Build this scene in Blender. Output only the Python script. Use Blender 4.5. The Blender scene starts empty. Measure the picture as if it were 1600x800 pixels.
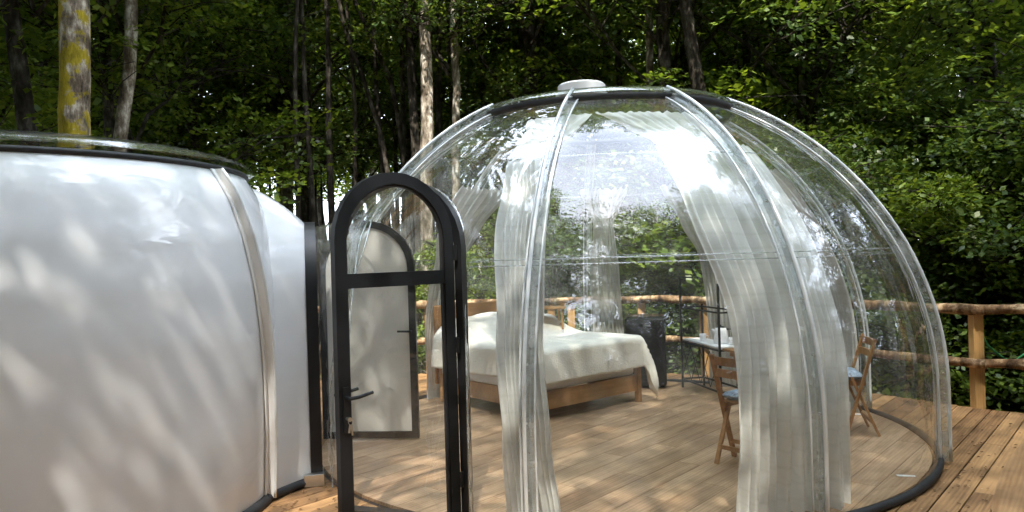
import bpy, bmesh, math, random
import numpy as np
from mathutils import Vector, Matrix, noise
R = math.radians
rnd = random.Random(7)
SC = bpy.context.scene
COL = SC.collection

# ------------------------------------------------------------------ camera
EYE, FPX, ROLL = 1.6, 1155.0, R(1.7)
cam_data = bpy.data.cameras.new("camera")
cam_data.sensor_width = 36
cam_data.lens = FPX / 1600 * 36
cam_data.clip_start = 0.05
cam_data.clip_end = 900
cam = bpy.data.objects.new("camera", cam_data)
cam.matrix_world = Matrix.Translation((0, 0, EYE)) @ Matrix.Rotation(R(90), 4, 'X') @ Matrix.Rotation(-ROLL, 4, 'Z')
COL.objects.link(cam)
SC.camera = cam

# ------------------------------------------------------------------ world, sun, exposure
SUN_EL, SUN_AZ = R(57), R(183)          # azimuth the light comes from, clockwise from +Y
world = bpy.data.worlds.new("World")
SC.world = world
world.use_nodes = True
wn = world.node_tree
bg = wn.nodes['Background']
sky = wn.nodes.new('ShaderNodeTexSky')
sky.sky_type = 'NISHITA'
sky.sun_disc = False
sky.sun_elevation = SUN_EL
sky.sun_rotation = SUN_AZ
sky.air_density = 1.0
sky.dust_density = 2.5
# thin bright cloud over the blue
wtc = wn.nodes.new('ShaderNodeTexCoord')
wno = wn.nodes.new('ShaderNodeTexNoise'); wno.inputs['Scale'].default_value = 2.2; wno.inputs['Detail'].default_value = 7
wn.links.new(wtc.outputs['Generated'], wno.inputs['Vector'])
wra = wn.nodes.new('ShaderNodeValToRGB')
wra.color_ramp.elements[0].position = 0.35; wra.color_ramp.elements[0].color = (0.45, 0.45, 0.45, 1)
wra.color_ramp.elements[1].position = 0.65; wra.color_ramp.elements[1].color = (0.95, 0.95, 0.95, 1)
wn.links.new(wno.outputs[0], wra.inputs[0])
wmx = wn.nodes.new('ShaderNodeMix'); wmx.data_type = 'RGBA'
wn.links.new(wra.outputs[0], wmx.inputs[0]); wn.links.new(sky.outputs[0], wmx.inputs[6]); wmx.inputs[7].default_value = (9.9, 10.8, 12.4, 1)
wn.links.new(wmx.outputs[2], bg.inputs[0])
bg.inputs[1].default_value = 0.15
sun_data = bpy.data.lights.new("sun", 'SUN')
sun_data.energy = 2.0
sun_data.angle = R(0.5)
sun_data.color = (1.0, 0.93, 0.82)
sun = bpy.data.objects.new("sun", sun_data)
sdir = Vector((math.sin(SUN_AZ) * math.cos(SUN_EL), math.cos(SUN_AZ) * math.cos(SUN_EL), math.sin(SUN_EL)))
sun.rotation_euler = (-sdir).to_track_quat('-Z', 'Y').to_euler()
sun.location = sdir * 30
COL.objects.link(sun)
SC.view_settings.view_transform = 'Standard'
SC.view_settings.look = 'None'
SC.view_settings.exposure = 2.6
SC.view_settings.gamma = 1.0
SC.cycles.use_denoising = True
SC.cycles.max_bounces = 9
SC.cycles.diffuse_bounces = 4
SC.cycles.glossy_bounces = 4
SC.cycles.transmission_bounces = 6
SC.cycles.transparent_max_bounces = 24
SC.cycles.sample_clamp_indirect = 6
SC.cycles.caustics_reflective = False
SC.cycles.caustics_refractive = False


# ------------------------------------------------------------------ helpers
def at(px, py, y):
    """point at distance y along the line of sight through a pixel of the photograph"""
    u, v = px - 800, 400 - py
    tu = u * math.cos(ROLL) + v * math.sin(ROLL)
    tv = -u * math.sin(ROLL) + v * math.cos(ROLL)
    return Vector((tu / FPX * y, y, EYE + tv / FPX * y))


def wloc(o):
    p = Vector((0, 0, 0))
    while o is not None:
        p += o.location
        o = o.parent
    return p


def tag(o, label=None, cat=None, group=None, kind=None):
    if label: o['label'] = label
    if cat: o['category'] = cat
    if group: o['group'] = group
    if kind: o['kind'] = kind
    return o


def empty(name, loc, label, cat, group=None, rz=0):
    o = bpy.data.objects.new(name, None)
    o.empty_display_size = 0.1
    o.location = loc
    o.rotation_euler.z = rz
    COL.objects.link(o)
    return tag(o, label, cat, group)


class MB:
    def __init__(s):
        s.v, s.f = [], []

    def add(s, vs, fs):
        n = len(s.v)
        s.v.extend([Vector(p) for p in vs])
        s.f.extend([tuple(i + n for i in f) for f in fs])
        return s

    def box(s, c, size, M=None, taper=1.0):
        x, y, z = size[0] / 2, size[1] / 2, size[2] / 2
        vs = [Vector((a * x * (taper if k > 0 else 1), b * y * (taper if k > 0 else 1), k * z)) for k in (-1, 1) for b in (-1, 1) for a in (-1, 1)]
        if M is not None: vs = [M @ p for p in vs]
        c = Vector(c)
        s.add([p + c for p in vs], [(0, 2, 3, 1), (4, 5, 7, 6), (0, 1, 5, 4), (2, 6, 7, 3), (0, 4, 6, 2), (1, 3, 7, 5)])
        return s

    def bar(s, a, b, w, d, up=(0, 0, 1)):
        """square bar from a to b, w wide, d deep"""
        a, b = Vector(a), Vector(b)
        z = (b - a).normalized()
        up = Vector(up)
        if abs(z.dot(up)) > 0.95: up = Vector((0, 1, 0))
        x = up.cross(z).normalized()
        y = z.cross(x)
        M = Matrix((x, y, z)).transposed()
        return s.box((a + b) / 2, (w, d, (b - a).length), M)

    def tube(s, pts, r, n=8, closed=False, cap=True, jit=0):
        pts = [Vector(p) for p in pts]
        m = len(pts)
        rs = r if isinstance(r, (list, tuple)) else [r] * m
        base = len(s.v)
        prev = None
        for i, p in enumerate(pts):
            if closed: t = pts[(i + 1) % m] - pts[i - 1]
            else: t = pts[min(i + 1, m - 1)] - pts[max(i - 1, 0)]
            t.normalize()
            if prev is None:
                a = Vector((0, 0, 1)) if abs(t.z) < 0.9 else Vector((1, 0, 0))
                x = a.cross(t).normalized()
            else:
                x = (prev - t * prev.dot(t)).normalized()
            prev = x
            y = t.cross(x)
            for k in range(n):
                an = 2 * math.pi * k / n
                rr = rs[i]
                if jit: rr *= 1 + jit * noise.noise(Vector((p.x * 3 + math.cos(an) * 1.3, p.y * 3 + math.sin(an) * 1.3, p.z * 1.5)))
                s.v.append(p + (x * math.cos(an) + y * math.sin(an)) * rr)
        for i in range(m if closed else m - 1):
            j = (i + 1) % m
            for k in range(n):
                l = (k + 1) % n
                s.f.append((base + i * n + k, base + i * n + l, base + j * n + l, base + j * n + k))
        if cap and not closed:
            s.f.append(tuple(base + k for k in range(n))[::-1])
            s.f.append(tuple(base + (m - 1) * n + k for k in range(n)))
        return s

    def grid(s, rows, closed=False):
        """rows: list of equally long point rows"""
        base, m = len(s.v), len(rows[0])
        for r_ in rows: s.v.extend([Vector(p) for p in r_])
        for i in range(len(rows) - 1):
            for k in range(m if closed else m - 1):
                l = (k + 1) % m
                s.f.append((base + i * m + k, base + i * m + l, base + (i + 1) * m + l, base + (i + 1) * m + k))
        return s

    def lathe(s, c, prof, n=32):
        c = Vector(c)
        rows = [[c + Vector((r_ * math.cos(2 * math.pi * k / n), r_ * math.sin(2 * math.pi * k / n), z)) for k in range(n)] for r_, z in prof]
        return s.grid(rows, True)

    def mesh(s, name, mat, smooth=False, off=Vector((0, 0, 0))):
        me = bpy.data.meshes.new(name)
        me.from_pydata([tuple(p - off) for p in s.v], [], s.f)
        if mat: me.materials.append(mat)
        if smooth:
            me.polygons.foreach_set('use_smooth', [True] * len(me.polygons))
        me.update()
        return me

    def build(s, name, mat, parent=None, smooth=False, local=False, bevel=0, solid=0, origin=None, autosmooth=False, rot=None):
        if parent is None:
            if origin is None:
                n = len(s.v)
                origin = Vector((sum(p.x for p in s.v) / n, sum(p.y for p in s.v) / n, min(p.z for p in s.v)))
            off = Vector(origin)
        else:
            off = Vector((0, 0, 0)) if local else wloc(parent)
        o = bpy.data.objects.new(name, s.mesh(name, mat, smooth, off))
        if parent is None: o.location = off
        else: o.parent = parent
        COL.objects.link(o)
        if solid:
            md = o.modifiers.new('solid', 'SOLIDIFY'); md.thickness = solid; md.offset = 0
        if bevel:
            md = o.modifiers.new('bevel', 'BEVEL'); md.width = bevel; md.segments = 2; md.limit_method = 'ANGLE'
        return o


def smooth_by_angle(o, deg=40):
    me = o.data
    bm = bmesh.new(); bm.from_mesh(me)
    for e in bm.edges:
        e.smooth = len(e.link_faces) < 2 or e.calc_face_angle(0) < R(deg)
    for f in bm.faces: f.smooth = True
    bm.to_mesh(me); bm.free()
    return o


# ------------------------------------------------------------------ materials
def nm(name):
    m = bpy.data.materials.new(name)
    m.use_nodes = True
    nt = m.node_tree
    nt.nodes.clear()
    out = nt.nodes.new('ShaderNodeOutputMaterial')
    return m, nt, out


def node(nt, kind, **kw):
    n = nt.nodes.new(kind)
    for k, v in kw.items():
        if k.startswith('i_'):
            key = k[2:]
            n.inputs[int(key) if key.isdigit() else key.replace('_', ' ')].default_value = v
        else: setattr(n, k, v)
    return n


def ramp(nt, stops, interp='LINEAR'):
    n = nt.nodes.new('ShaderNodeValToRGB')
    e = n.color_ramp.elements
    while len(e) < len(stops): e.new(0.5)
    for i, (p, c) in enumerate(stops):
        e[i].position = p
        e[i].color = (*c, 1) if len(c) == 3 else c
    n.color_ramp.interpolation = interp
    return n


def principled(name, col, rough=0.5, metal=0, spec=0.5, var=0.0, scale=8.0, bump=0.0, bscale=40.0, coat=0.0, sheen=0.0, stretch=(1, 1, 1)):
    m, nt, out = nm(name)
    b = node(nt, 'ShaderNodeBsdfPrincipled')
    b.inputs['Roughness'].default_value = rough
    b.inputs['Metallic'].default_value = metal
    b.inputs['Specular IOR Level'].default_value = spec
    b.inputs['Coat Weight'].default_value = coat
    b.inputs['Sheen Weight'].default_value = sheen
    tc = node(nt, 'ShaderNodeTexCoord')
    mp = node(nt, 'ShaderNodeMapping')
    mp.inputs['Scale'].default_value = stretch
    nt.links.new(tc.outputs['Object'], mp.inputs[0])
    n1 = node(nt, 'ShaderNodeTexNoise', i_Scale=scale, i_Detail=5.0)
    nt.links.new(mp.outputs[0], n1.inputs['Vector'])
    c0 = tuple(max(0, c * (1 - var)) for c in col)
    c1 = tuple(min(1, c * (1 + var)) for c in col)
    rp = ramp(nt, [(0.3, c0), (0.7, c1)])
    nt.links.new(n1.outputs[0], rp.inputs[0])
    nt.links.new(rp.outputs[0], b.inputs['Base Color'])
    if bump:
        n2 = node(nt, 'ShaderNodeTexNoise', i_Scale=bscale, i_Detail=4.0)
        nt.links.new(mp.outputs[0], n2.inputs['Vector'])
        bp = node(nt, 'ShaderNodeBump', i_Strength=bump, i_Distance=0.01)
        nt.links.new(n2.outputs[0], bp.inputs['Height'])
        nt.links.new(bp.outputs[0], b.inputs['Normal'])
    nt.links.new(b.outputs[0], out.inputs[0])
    return m


def wood(name, dark, light, ang=0.0, rough=0.5, scale=1.0, objvar=0.25, knots=True, spec=0.4, vertical=False, bump=0.25):
    """wood whose grain runs along the direction ang (radians from +X) in world space"""
    m, nt, out = nm(name)
    L = nt.links.new
    b = node(nt, 'ShaderNodeBsdfPrincipled', i_Roughness=rough)
    b.inputs['Specular IOR Level'].default_value = spec
    ge = node(nt, 'ShaderNodeNewGeometry')
    oi = node(nt, 'ShaderNodeObjectInfo')
    mp = node(nt, 'ShaderNodeMapping', vector_type='POINT')
    vr = node(nt, 'ShaderNodeVectorRotate', rotation_type='Z_AXIS', i_Angle=-ang)
    L(ge.outputs['Position'], vr.inputs['Vector'])
    L(vr.outputs[0], mp.inputs['Vector'])
    mul = node(nt, 'ShaderNodeMath', operation='MULTIPLY', i_1=37.0)
    L(oi.outputs['Random'], mul.inputs[0])
    cb = node(nt, 'ShaderNodeCombineXYZ')
    L(mul.outputs[0], cb.inputs[2]); L(mul.outputs[0], cb.inputs[0])
    L(cb.outputs[0], mp.inputs['Location'])
    mp.inputs['Scale'].default_value = (0.9 * scale, 11 * scale, 11 * scale) if not vertical else (14 * scale, 14 * scale, 1.2 * scale)
    n1 = node(nt, 'ShaderNodeTexNoise', i_Scale=1.6, i_Detail=7.0, i_Roughness=0.62, i_Distortion=0.8)
    L(mp.outputs[0], n1.inputs['Vector'])
    wv = node(nt, 'ShaderNodeTexWave', wave_type='BANDS', bands_direction='Y' if not vertical else 'X', i_Scale=1.1, i_Distortion=7.0, i_Detail=3.0)
    wv.inputs['Detail Scale'].default_value = 0.6
    L(mp.outputs[0], wv.inputs['Vector'])
    mx = node(nt, 'ShaderNodeMix', data_type='FLOAT', i_0=0.12)
    L(n1.outputs[0], mx.inputs[2]); L(wv.outputs['Fac'], mx.inputs[3])
    ad = node(nt, 'ShaderNodeMath', operation='MULTIPLY_ADD', i_1=objvar, i_2=-objvar / 2)
    L(oi.outputs['Random'], ad.inputs[0])
    ad2 = node(nt, 'ShaderNodeMath', operation='ADD')
    L(mx.outputs[0], ad2.inputs[0]); L(ad.outputs[0], ad2.inputs[1])
    mid = tuple((a + c) / 2 for a, c in zip(dark, light))
    rp = ramp(nt, [(0.28, dark), (0.5, mid), (0.72, light)])
    L(ad2.outputs[0], rp.inputs[0])
    col = rp.outputs[0]
    if knots:
        mk = node(nt, 'ShaderNodeMapping'); mk.inputs['Scale'].default_value = (1.0, 3.0, 3.0)
        L(vr.outputs[0], mk.inputs['Vector']); L(cb.outputs[0], mk.inputs['Location'])
        vo = node(nt, 'ShaderNodeTexVoronoi', i_Scale=2.0)
        L(mk.outputs[0], vo.inputs['Vector'])
        rk = ramp(nt, [(0.02, (0.25, 0.18, 0.12)), (0.09, (1, 1, 1))])
        L(vo.outputs['Distance'], rk.inputs[0])
        mm = node(nt, 'ShaderNodeMix', data_type='RGBA', blend_type='MULTIPLY', i_0=0.8)
        L(col, mm.inputs[6]); L(rk.outputs[0], mm.inputs[7])
        col = mm.outputs[2]
    # broad weathering
    n3 = node(nt, 'ShaderNodeTexNoise', i_Scale=2.3, i_Detail=4.0)
    L(ge.outputs['Position'], n3.inputs['Vector'])
    rw = ramp(nt, [(0.36, (0.58, 0.56, 0.54)), (0.60, (1.08, 1.05, 1.0))])
    L(n3.outputs[0], rw.inputs[0])
    m2 = node(nt, 'ShaderNodeMix', data_type='RGBA', blend_type='MULTIPLY', i_0=0.8)
    L(col, m2.inputs[6]); L(rw.outputs[0], m2.inputs[7])
    L(m2.outputs[2], b.inputs['Base Color'])
    bp = node(nt, 'ShaderNodeBump', i_Strength=bump, i_Distance=0.004)
    L(mx.outputs[0], bp.inputs['Height']); L(bp.outputs[0], b.inputs['Normal'])
    L(b.outputs[0], out.inputs[0])
    return m


def clear_film(name, tint=(0.93, 0.95, 0.945), f0=0.082, milk=0.02, wob=0.12, wscale=(1.2, 1.2, 1.2), rough=0.015, fine=0.0):
    """thin clear sheet: what is behind shows through, both faces reflect"""
    m, nt, out = nm(name)
    L = nt.links.new
    ge = node(nt, 'ShaderNodeNewGeometry')
    mp = node(nt, 'ShaderNodeMapping'); mp.inputs['Scale'].default_value = wscale
    L(ge.outputs['Position'], mp.inputs['Vector'])
    n1 = node(nt, 'ShaderNodeTexNoise', i_Scale=1.0, i_Detail=3.0, i_Distortion=0.6)
    L(mp.outputs[0], n1.inputs['Vector'])
    bp = node(nt, 'ShaderNodeBump', i_Strength=1.0, i_Distance=wob)
    L(n1.outputs[0], bp.inputs['Height'])
    lw = node(nt, 'ShaderNodeLayerWeight', i_Blend=0.5)
    pw = node(nt, 'ShaderNodeMath', operation='POWER', i_1=4.0)
    L(lw.outputs['Facing'], pw.inputs[0])
    ma = node(nt, 'ShaderNodeMath', operation='MULTIPLY_ADD', i_1=0.9 - f0, i_2=f0, use_clamp=True)
    L(pw.outputs[0], ma.inputs[0])
    tr = node(nt, 'ShaderNodeBsdfTransparent'); tr.inputs[0].default_value = (*tint, 1)
    df = node(nt, 'ShaderNodeBsdfDiffuse'); df.inputs[0].default_value = (0.75, 0.78, 0.78, 1)
    gl = node(nt, 'ShaderNodeBsdfGlossy'); gl.inputs['Roughness'].default_value = rough
    gl.inputs[0].default_value = (0.95, 0.97, 1, 1)
    L(bp.outputs[0], gl.inputs['Normal'])
    # dust and water marks
    n2 = node(nt, 'ShaderNodeTexNoise', i_Scale=6.0, i_Detail=8.0, i_Roughness=0.7)
    L(ge.outputs['Position'], n2.inputs['Vector'])
    rm = node(nt, 'ShaderNodeMapRange', i_1=0.4, i_2=0.75, i_3=milk * 0.5, i_4=milk * 2.2)
    L(n2.outputs[0], rm.inputs[0])
    m1 = node(nt, 'ShaderNodeMixShader')
    L(rm.outputs[0], m1.inputs[0]); L(tr.outputs[0], m1.inputs[1]); L(df.outputs[0], m1.inputs[2])
    m2 = node(nt, 'ShaderNodeMixShader')
    L(ma.outputs[0], m2.inputs[0]); L(m1.outputs[0], m2.inputs[1]); L(gl.outputs[0], m2.inputs[2])
    L(m2.outputs[0], out.inputs[0])
    return m


def fabric(name, col, trans=0.3, bump=0.15, bscale=120, var=0.06, sheer=0.0):
    m, nt, out = nm(name)
    L = nt.links.new
    tc = node(nt, 'ShaderNodeTexCoord')
    n1 = node(nt, 'ShaderNodeTexNoise', i_Scale=3.0, i_Detail=4.0)
    L(tc.outputs['Object'], n1.inputs['Vector'])
    rp = ramp(nt, [(0.3, tuple(c * (1 - var) for c in col)), (0.7, tuple(min(1, c * (1 + var)) for c in col))])
    L(n1.outputs[0], rp.inputs[0])
    n2 = node(nt, 'ShaderNodeTexNoise', i_Scale=bscale, i_Detail=2.0)
    L(tc.outputs['Object'], n2.inputs['Vector'])
    bp = node(nt, 'ShaderNodeBump', i_Strength=bump, i_Distance=0.003)
    L(n2.outputs[0], bp.inputs['Height'])
    if sheer:
        wb = node(nt, 'ShaderNodeTexWave', wave_type='BANDS', bands_direction='Z', i_Scale=3.4, i_Distortion=2.5, i_Detail=2.0)
        L(tc.outputs['Object'], wb.inputs['Vector'])
        rb_ = ramp(nt, [(0.0, (0.94, 0.94, 0.935)), (0.14, (1, 1, 1))])
        L(wb.outputs['Fac'], rb_.inputs[0])
        mb_ = node(nt, 'ShaderNodeMix', data_type='RGBA', blend_type='MULTIPLY', i_0=1.0)
        L(rp.outputs[0], mb_.inputs[6]); L(rb_.outputs[0], mb_.inputs[7])
        class _o: outputs = [mb_.outputs[2]]
        rp = _o
    d = node(nt, 'ShaderNodeBsdfDiffuse'); t = node(nt, 'ShaderNodeBsdfTranslucent')
    for s_ in (d, t):
        L(rp.outputs[0], s_.inputs[0]); L(bp.outputs[0], s_.inputs['Normal'])
    mx = node(nt, 'ShaderNodeMixShader', i_0=trans)
    L(d.outputs[0], mx.inputs[1]); L(t.outputs[0], mx.inputs[2])
    last = mx
    if sheer:
        tp = node(nt, 'ShaderNodeBsdfTransparent')
        last = node(nt, 'ShaderNodeMixShader', i_0=sheer)
        L(mx.outputs[0], last.inputs[1]); L(tp.outputs[0], last.inputs[2])
    L(last.outputs[0], out.inputs[0])
    return m


def leaf_mat(name, cols, trans=0.45, gloss=0.03):
    m, nt, out = nm(name)
    L = nt.links.new
    ge = node(nt, 'ShaderNodeNewGeometry')
    oi = node(nt, 'ShaderNodeObjectInfo')
    n1 = node(nt, 'ShaderNodeTexNoise', i_Scale=0.55, i_Detail=3.0)
    L(ge.outputs['Position'], n1.inputs['Vector'])
    wn_ = node(nt, 'ShaderNodeMath', operation='MULTIPLY', i_1=0.45)
    L(ge.outputs['Random Per Island'], wn_.inputs[0])
    ad = node(nt, 'ShaderNodeMath', operation='MULTIPLY_ADD', i_1=0.75)
    L(n1.outputs[0], ad.inputs[0]); L(wn_.outputs[0], ad.inputs[2])
    rp = ramp(nt, [(0.3 + 0.45 * i / (len(cols) - 1), c) for i, c in enumerate(cols)])
    L(ad.outputs[0], rp.inputs[0])
    d = node(nt, 'ShaderNodeBsdfDiffuse'); L(rp.outputs[0], d.inputs[0])
    t = node(nt, 'ShaderNodeBsdfTranslucent')
    mt = node(nt, 'ShaderNodeMix', data_type='RGBA', blend_type='MULTIPLY', i_0=1.0)
    mt.inputs[7].default_value = (1.35, 1.3, 0.5, 1)
    L(rp.outputs[0], mt.inputs[6]); L(mt.outputs[2], t.inputs[0])
    g = node(nt, 'ShaderNodeBsdfGlossy', i_Roughness=0.35)
    mx = node(nt, 'ShaderNodeMixShader', i_0=trans)
    L(d.outputs[0], mx.inputs[1]); L(t.outputs[0], mx.inputs[2])
    m2 = node(nt, 'ShaderNodeMixShader', i_0=gloss)
    L(mx.outputs[0], m2.inputs[1]); L(g.outputs[0], m2.inputs[2])
    L(m2.outputs[0], out.inputs[0])
    return m


def bark_mat(name, dark, mid, pale, pale_at=0.62, moss=None):
    m, nt, out = nm(name)
    L = nt.links.new
    b = node(nt, 'ShaderNodeBsdfPrincipled', i_Roughness=0.9)
    b.inputs['Specular IOR Level'].default_value = 0.2
    ge = node(nt, 'ShaderNodeNewGeometry')
    mp = node(nt, 'ShaderNodeMapping'); mp.inputs['Scale'].default_value = (9, 9, 3.5)
    L(ge.outputs['Position'], mp.inputs['Vector'])
    n1 = node(nt, 'ShaderNodeTexNoise', i_Scale=1.0, i_Detail=9.0, i_Roughness=0.7)
    L(mp.outputs[0], n1.inputs['Vector'])
    rp = ramp(nt, [(0.36, dark), (0.5, mid), (pale_at, pale)])
    L(n1.outputs[0], rp.inputs[0])
    n4 = node(nt, 'ShaderNodeTexNoise', i_Scale=5.0, i_Detail=6.0)
    L(ge.outputs['Position'], n4.inputs['Vector'])
    r4 = ramp(nt, [(0.4, (0.45, 0.42, 0.38)), (0.56, (1, 1, 1))])
    L(n4.outputs[0], r4.inputs[0])
    mm = node(nt, 'ShaderNodeMix', data_type='RGBA', blend_type='MULTIPLY', i_0=1.0)
    L(rp.outputs[0], mm.inputs[6]); L(r4.outputs[0], mm.inputs[7])
    col = mm.outputs[2]
    if moss:
        n2 = node(nt, 'ShaderNodeTexNoise', i_Scale=4.5, i_Detail=8.0, i_Roughness=0.65)
        L(ge.outputs['Position'], n2.inputs['Vector'])
        sx = node(nt, 'ShaderNodeSeparateXYZ'); L(ge.outputs['Normal'], sx.inputs[0])
        ma = node(nt, 'ShaderNodeMath', operation='MULTIPLY_ADD', i_1=-0.10); L(sx.outputs[0], ma.inputs[0]); L(n2.outputs[0], ma.inputs[2])
        sz = node(nt, 'ShaderNodeSeparateXYZ'); L(ge.outputs['Position'], sz.inputs[0])
        mz = node(nt, 'ShaderNodeMapRange', i_1=2.6, i_2=4.6, i_3=0.19, i_4=0.05); L(sz.outputs[2], mz.inputs[0])
        mb = node(nt, 'ShaderNodeMath', operation='ADD'); L(ma.outputs[0], mb.inputs[0]); L(mz.outputs[0], mb.inputs[1])
        rs = ramp(nt, [(0.54, (0, 0, 0)), (0.60, (1, 1, 1))]); L(mb.outputs[0], rs.inputs[0])
        rc = ramp(nt, [(0.35, moss[0]), (0.65, moss[1])]); L(n1.outputs[0], rc.inputs[0])
        m3 = node(nt, 'ShaderNodeMix', data_type='RGBA'); L(rs.outputs[0], m3.inputs[0]); L(col, m3.inputs[6]); L(rc.outputs[0], m3.inputs[7])
        col = m3.outputs[2]
    L(col, b.inputs['Base Color'])
    bp = node(nt, 'ShaderNodeBump', i_Strength=0.9, i_Distance=0.03)
    L(n1.outputs[0], bp.inputs['Height']); L(bp.outputs[0], b.inputs['Normal'])
    L(b.outputs[0], out.inputs[0])
    return m


BOARD_ANG = math.atan2(2.3, 2.0)
M = {}
M['deck'] = wood('deck_wood', (0.15, 0.075, 0.032), (0.50, 0.29, 0.13), BOARD_ANG, rough=0.55, objvar=0.3)
M['floor'] = wood('laminate', (0.26, 0.155, 0.09), (0.60, 0.42, 0.27), BOARD_ANG, rough=0.36, objvar=0.2, knots=False, spec=0.5, bump=0.08)
M['pine'] = wood('honey_pine', (0.33, 0.17, 0.07), (0.52, 0.31, 0.14), 0.7, rough=0.4, knots=False, scale=1.0)
M['chairwood'] = wood('acacia', (0.30, 0.135, 0.048), (0.50, 0.27, 0.11), 0.7, rough=0.4, knots=False, vertical=True)
M['post'] = wood('post_wood', (0.36, 0.20, 0.075), (0.55, 0.34, 0.14), 0.0, rough=0.6, vertical=True)
M['log'] = bark_mat('log_bark', (0.06, 0.036, 0.020), (0.26, 0.155, 0.080), (0.58, 0.42, 0.25), 0.58)
M['black'] = principled('black_frame', (0.010, 0.011, 0.013), rough=0.42, spec=0.35, var=0.2, bump=0.05)
M['rubber'] = principled('black_rubber', (0.018, 0.018, 0.020), rough=0.6, var=0.3, bump=0.2, bscale=60)
M['fridge'] = principled('fridge_enamel', (0.008, 0.009, 0.012), rough=0.22, spec=0.5, var=0.1)
M['steel'] = principled('steel', (0.62, 0.62, 0.60), rough=0.3, metal=1, var=0.1)
M['whitepl'] = principled('white_plastic', (0.74, 0.75, 0.76), rough=0.4, var=0.05, scale=5)
M['sticker'] = principled('paper', (0.8, 0.8, 0.78), rough=0.6)
M['milky'] = principled('milky_panel', (0.68, 0.665, 0.63), rough=0.18, var=0.05, scale=2.5, coat=0.4)
M['film'] = clear_film('clear_film', wob=0.028, wscale=(1.3, 1.3, 0.9), milk=0.03)
M['film_w'] = clear_film('wrinkled_film', wob=0.07, wscale=(3.6, 3.6, 1.1), milk=0.03)
M['film_t'] = clear_film('clear_tunnel_film', wob=0.04, wscale=(3.0, 3.0, 2.0), milk=0.03)
M['glass'] = clear_film('door_pane', wob=0.012, wscale=(3, 3, 3), milk=0.03, f0=0.09)
M['cap'] = clear_film('skylight_film', tint=(0.8, 0.84, 0.83), wob=0.01, milk=0.05, f0=0.1)
M['flange'] = clear_film('seam_film', tint=(0.82, 0.86, 0.86), f0=0.16, milk=0.26, wob=0.003, wscale=(3, 3, 3), rough=0.08)
M['bead'] = principled('seam_bead', (0.72, 0.76, 0.78), rough=0.15, spec=0.7, coat=0.5, var=0.06)
M['curtain'] = fabric('curtain_voile', (0.88, 0.885, 0.87), trans=0.24, sheer=0.01)
M['curtain_shade'] = fabric('curtain_shaded', (0.62, 0.62, 0.60), trans=0.3, sheer=0.12)  # same white voile, greyed to paint in the shade at the back
M['quilt'] = fabric('quilt', (0.77, 0.735, 0.66), trans=0.0, bump=0.0)
M['sheet'] = fabric('sheet', (0.78, 0.77, 0.74), trans=0.0)
M['cushion'] = principled('blue_cushion', (0.26, 0.32, 0.38), rough=0.95, var=0.5, scale=40, bump=0.5, bscale=60)
M['rope'] = principled('green_rope', (0.05, 0.30, 0.10), rough=0.8, var=0.4, scale=60)
M['leaf'] = leaf_mat('beech_leaf', [(0.034, 0.060, 0.014), (0.076, 0.125, 0.024), (0.12, 0.185, 0.032), (0.20, 0.27, 0.045)])
M['leaf2'] = leaf_mat('hornbeam_leaf', [(0.030, 0.056, 0.018), (0.054, 0.096, 0.027), (0.082, 0.135, 0.036), (0.13, 0.18, 0.045)])
M['leaf_far'] = leaf_mat('sunlit_far_leaf', [(0.07, 0.12, 0.012), (0.11, 0.18, 0.018), (0.16, 0.24, 0.02), (0.27, 0.34, 0.035)], trans=0.6)  # brighter, yellower colour stands in for sunlight on the far trees
M['bark'] = bark_mat('dark_bark', (0.016, 0.013, 0.010), (0.045, 0.038, 0.030), (0.15, 0.135, 0.115), 0.68)
M['bark_pale'] = bark_mat('pale_bark', (0.08, 0.06, 0.045), (0.27, 0.23, 0.18), (0.66, 0.61, 0.53), 0.60)
M['bark_moss'] = bark_mat('mossy_bark', (0.036, 0.045, 0.03), (0.28, 0.22, 0.17), (0.66, 0.60, 0.50), 0.60, moss=((0.15, 0.12, 0.010), (0.48, 0.37, 0.03)))  # real moss; its yellow and the bark are brightened in place of sunlight


# quilt: woven waffle pattern
def quilt_pattern(m):
    nt = m.node_tree; L = nt.links.new
    tc = node(nt, 'ShaderNodeTexCoord')
    mp = node(nt, 'ShaderNodeMapping'); mp.inputs['Rotation'].default_value = (0, 0, 0.2)
    L(tc.outputs['Object'], mp.inputs[0])
    vo = node(nt, 'ShaderNodeTexVoronoi', i_Scale=70.0, i_Randomness=0.5)
    L(mp.outputs[0], vo.inputs['Vector'])
    n2 = node(nt, 'ShaderNodeTexNoise', i_Scale=9.0, i_Detail=4.0)
    L(mp.outputs[0], n2.inputs['Vector'])
    ad = node(nt, 'ShaderNodeMath', operation='ADD')
    L(vo.outputs['Distance'], ad.inputs[0]); L(n2.outputs[0], ad.inputs[1])
    bp = node(nt, 'ShaderNodeBump', i_Strength=0.45, i_Distance=0.008)
    L(ad.outputs[0], bp.inputs['Height'])
    for n_ in nt.nodes:
        if n_.type == 'BSDF_DIFFUSE': L(bp.outputs[0], n_.inputs['Normal'])
quilt_pattern(M['quilt'])


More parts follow.
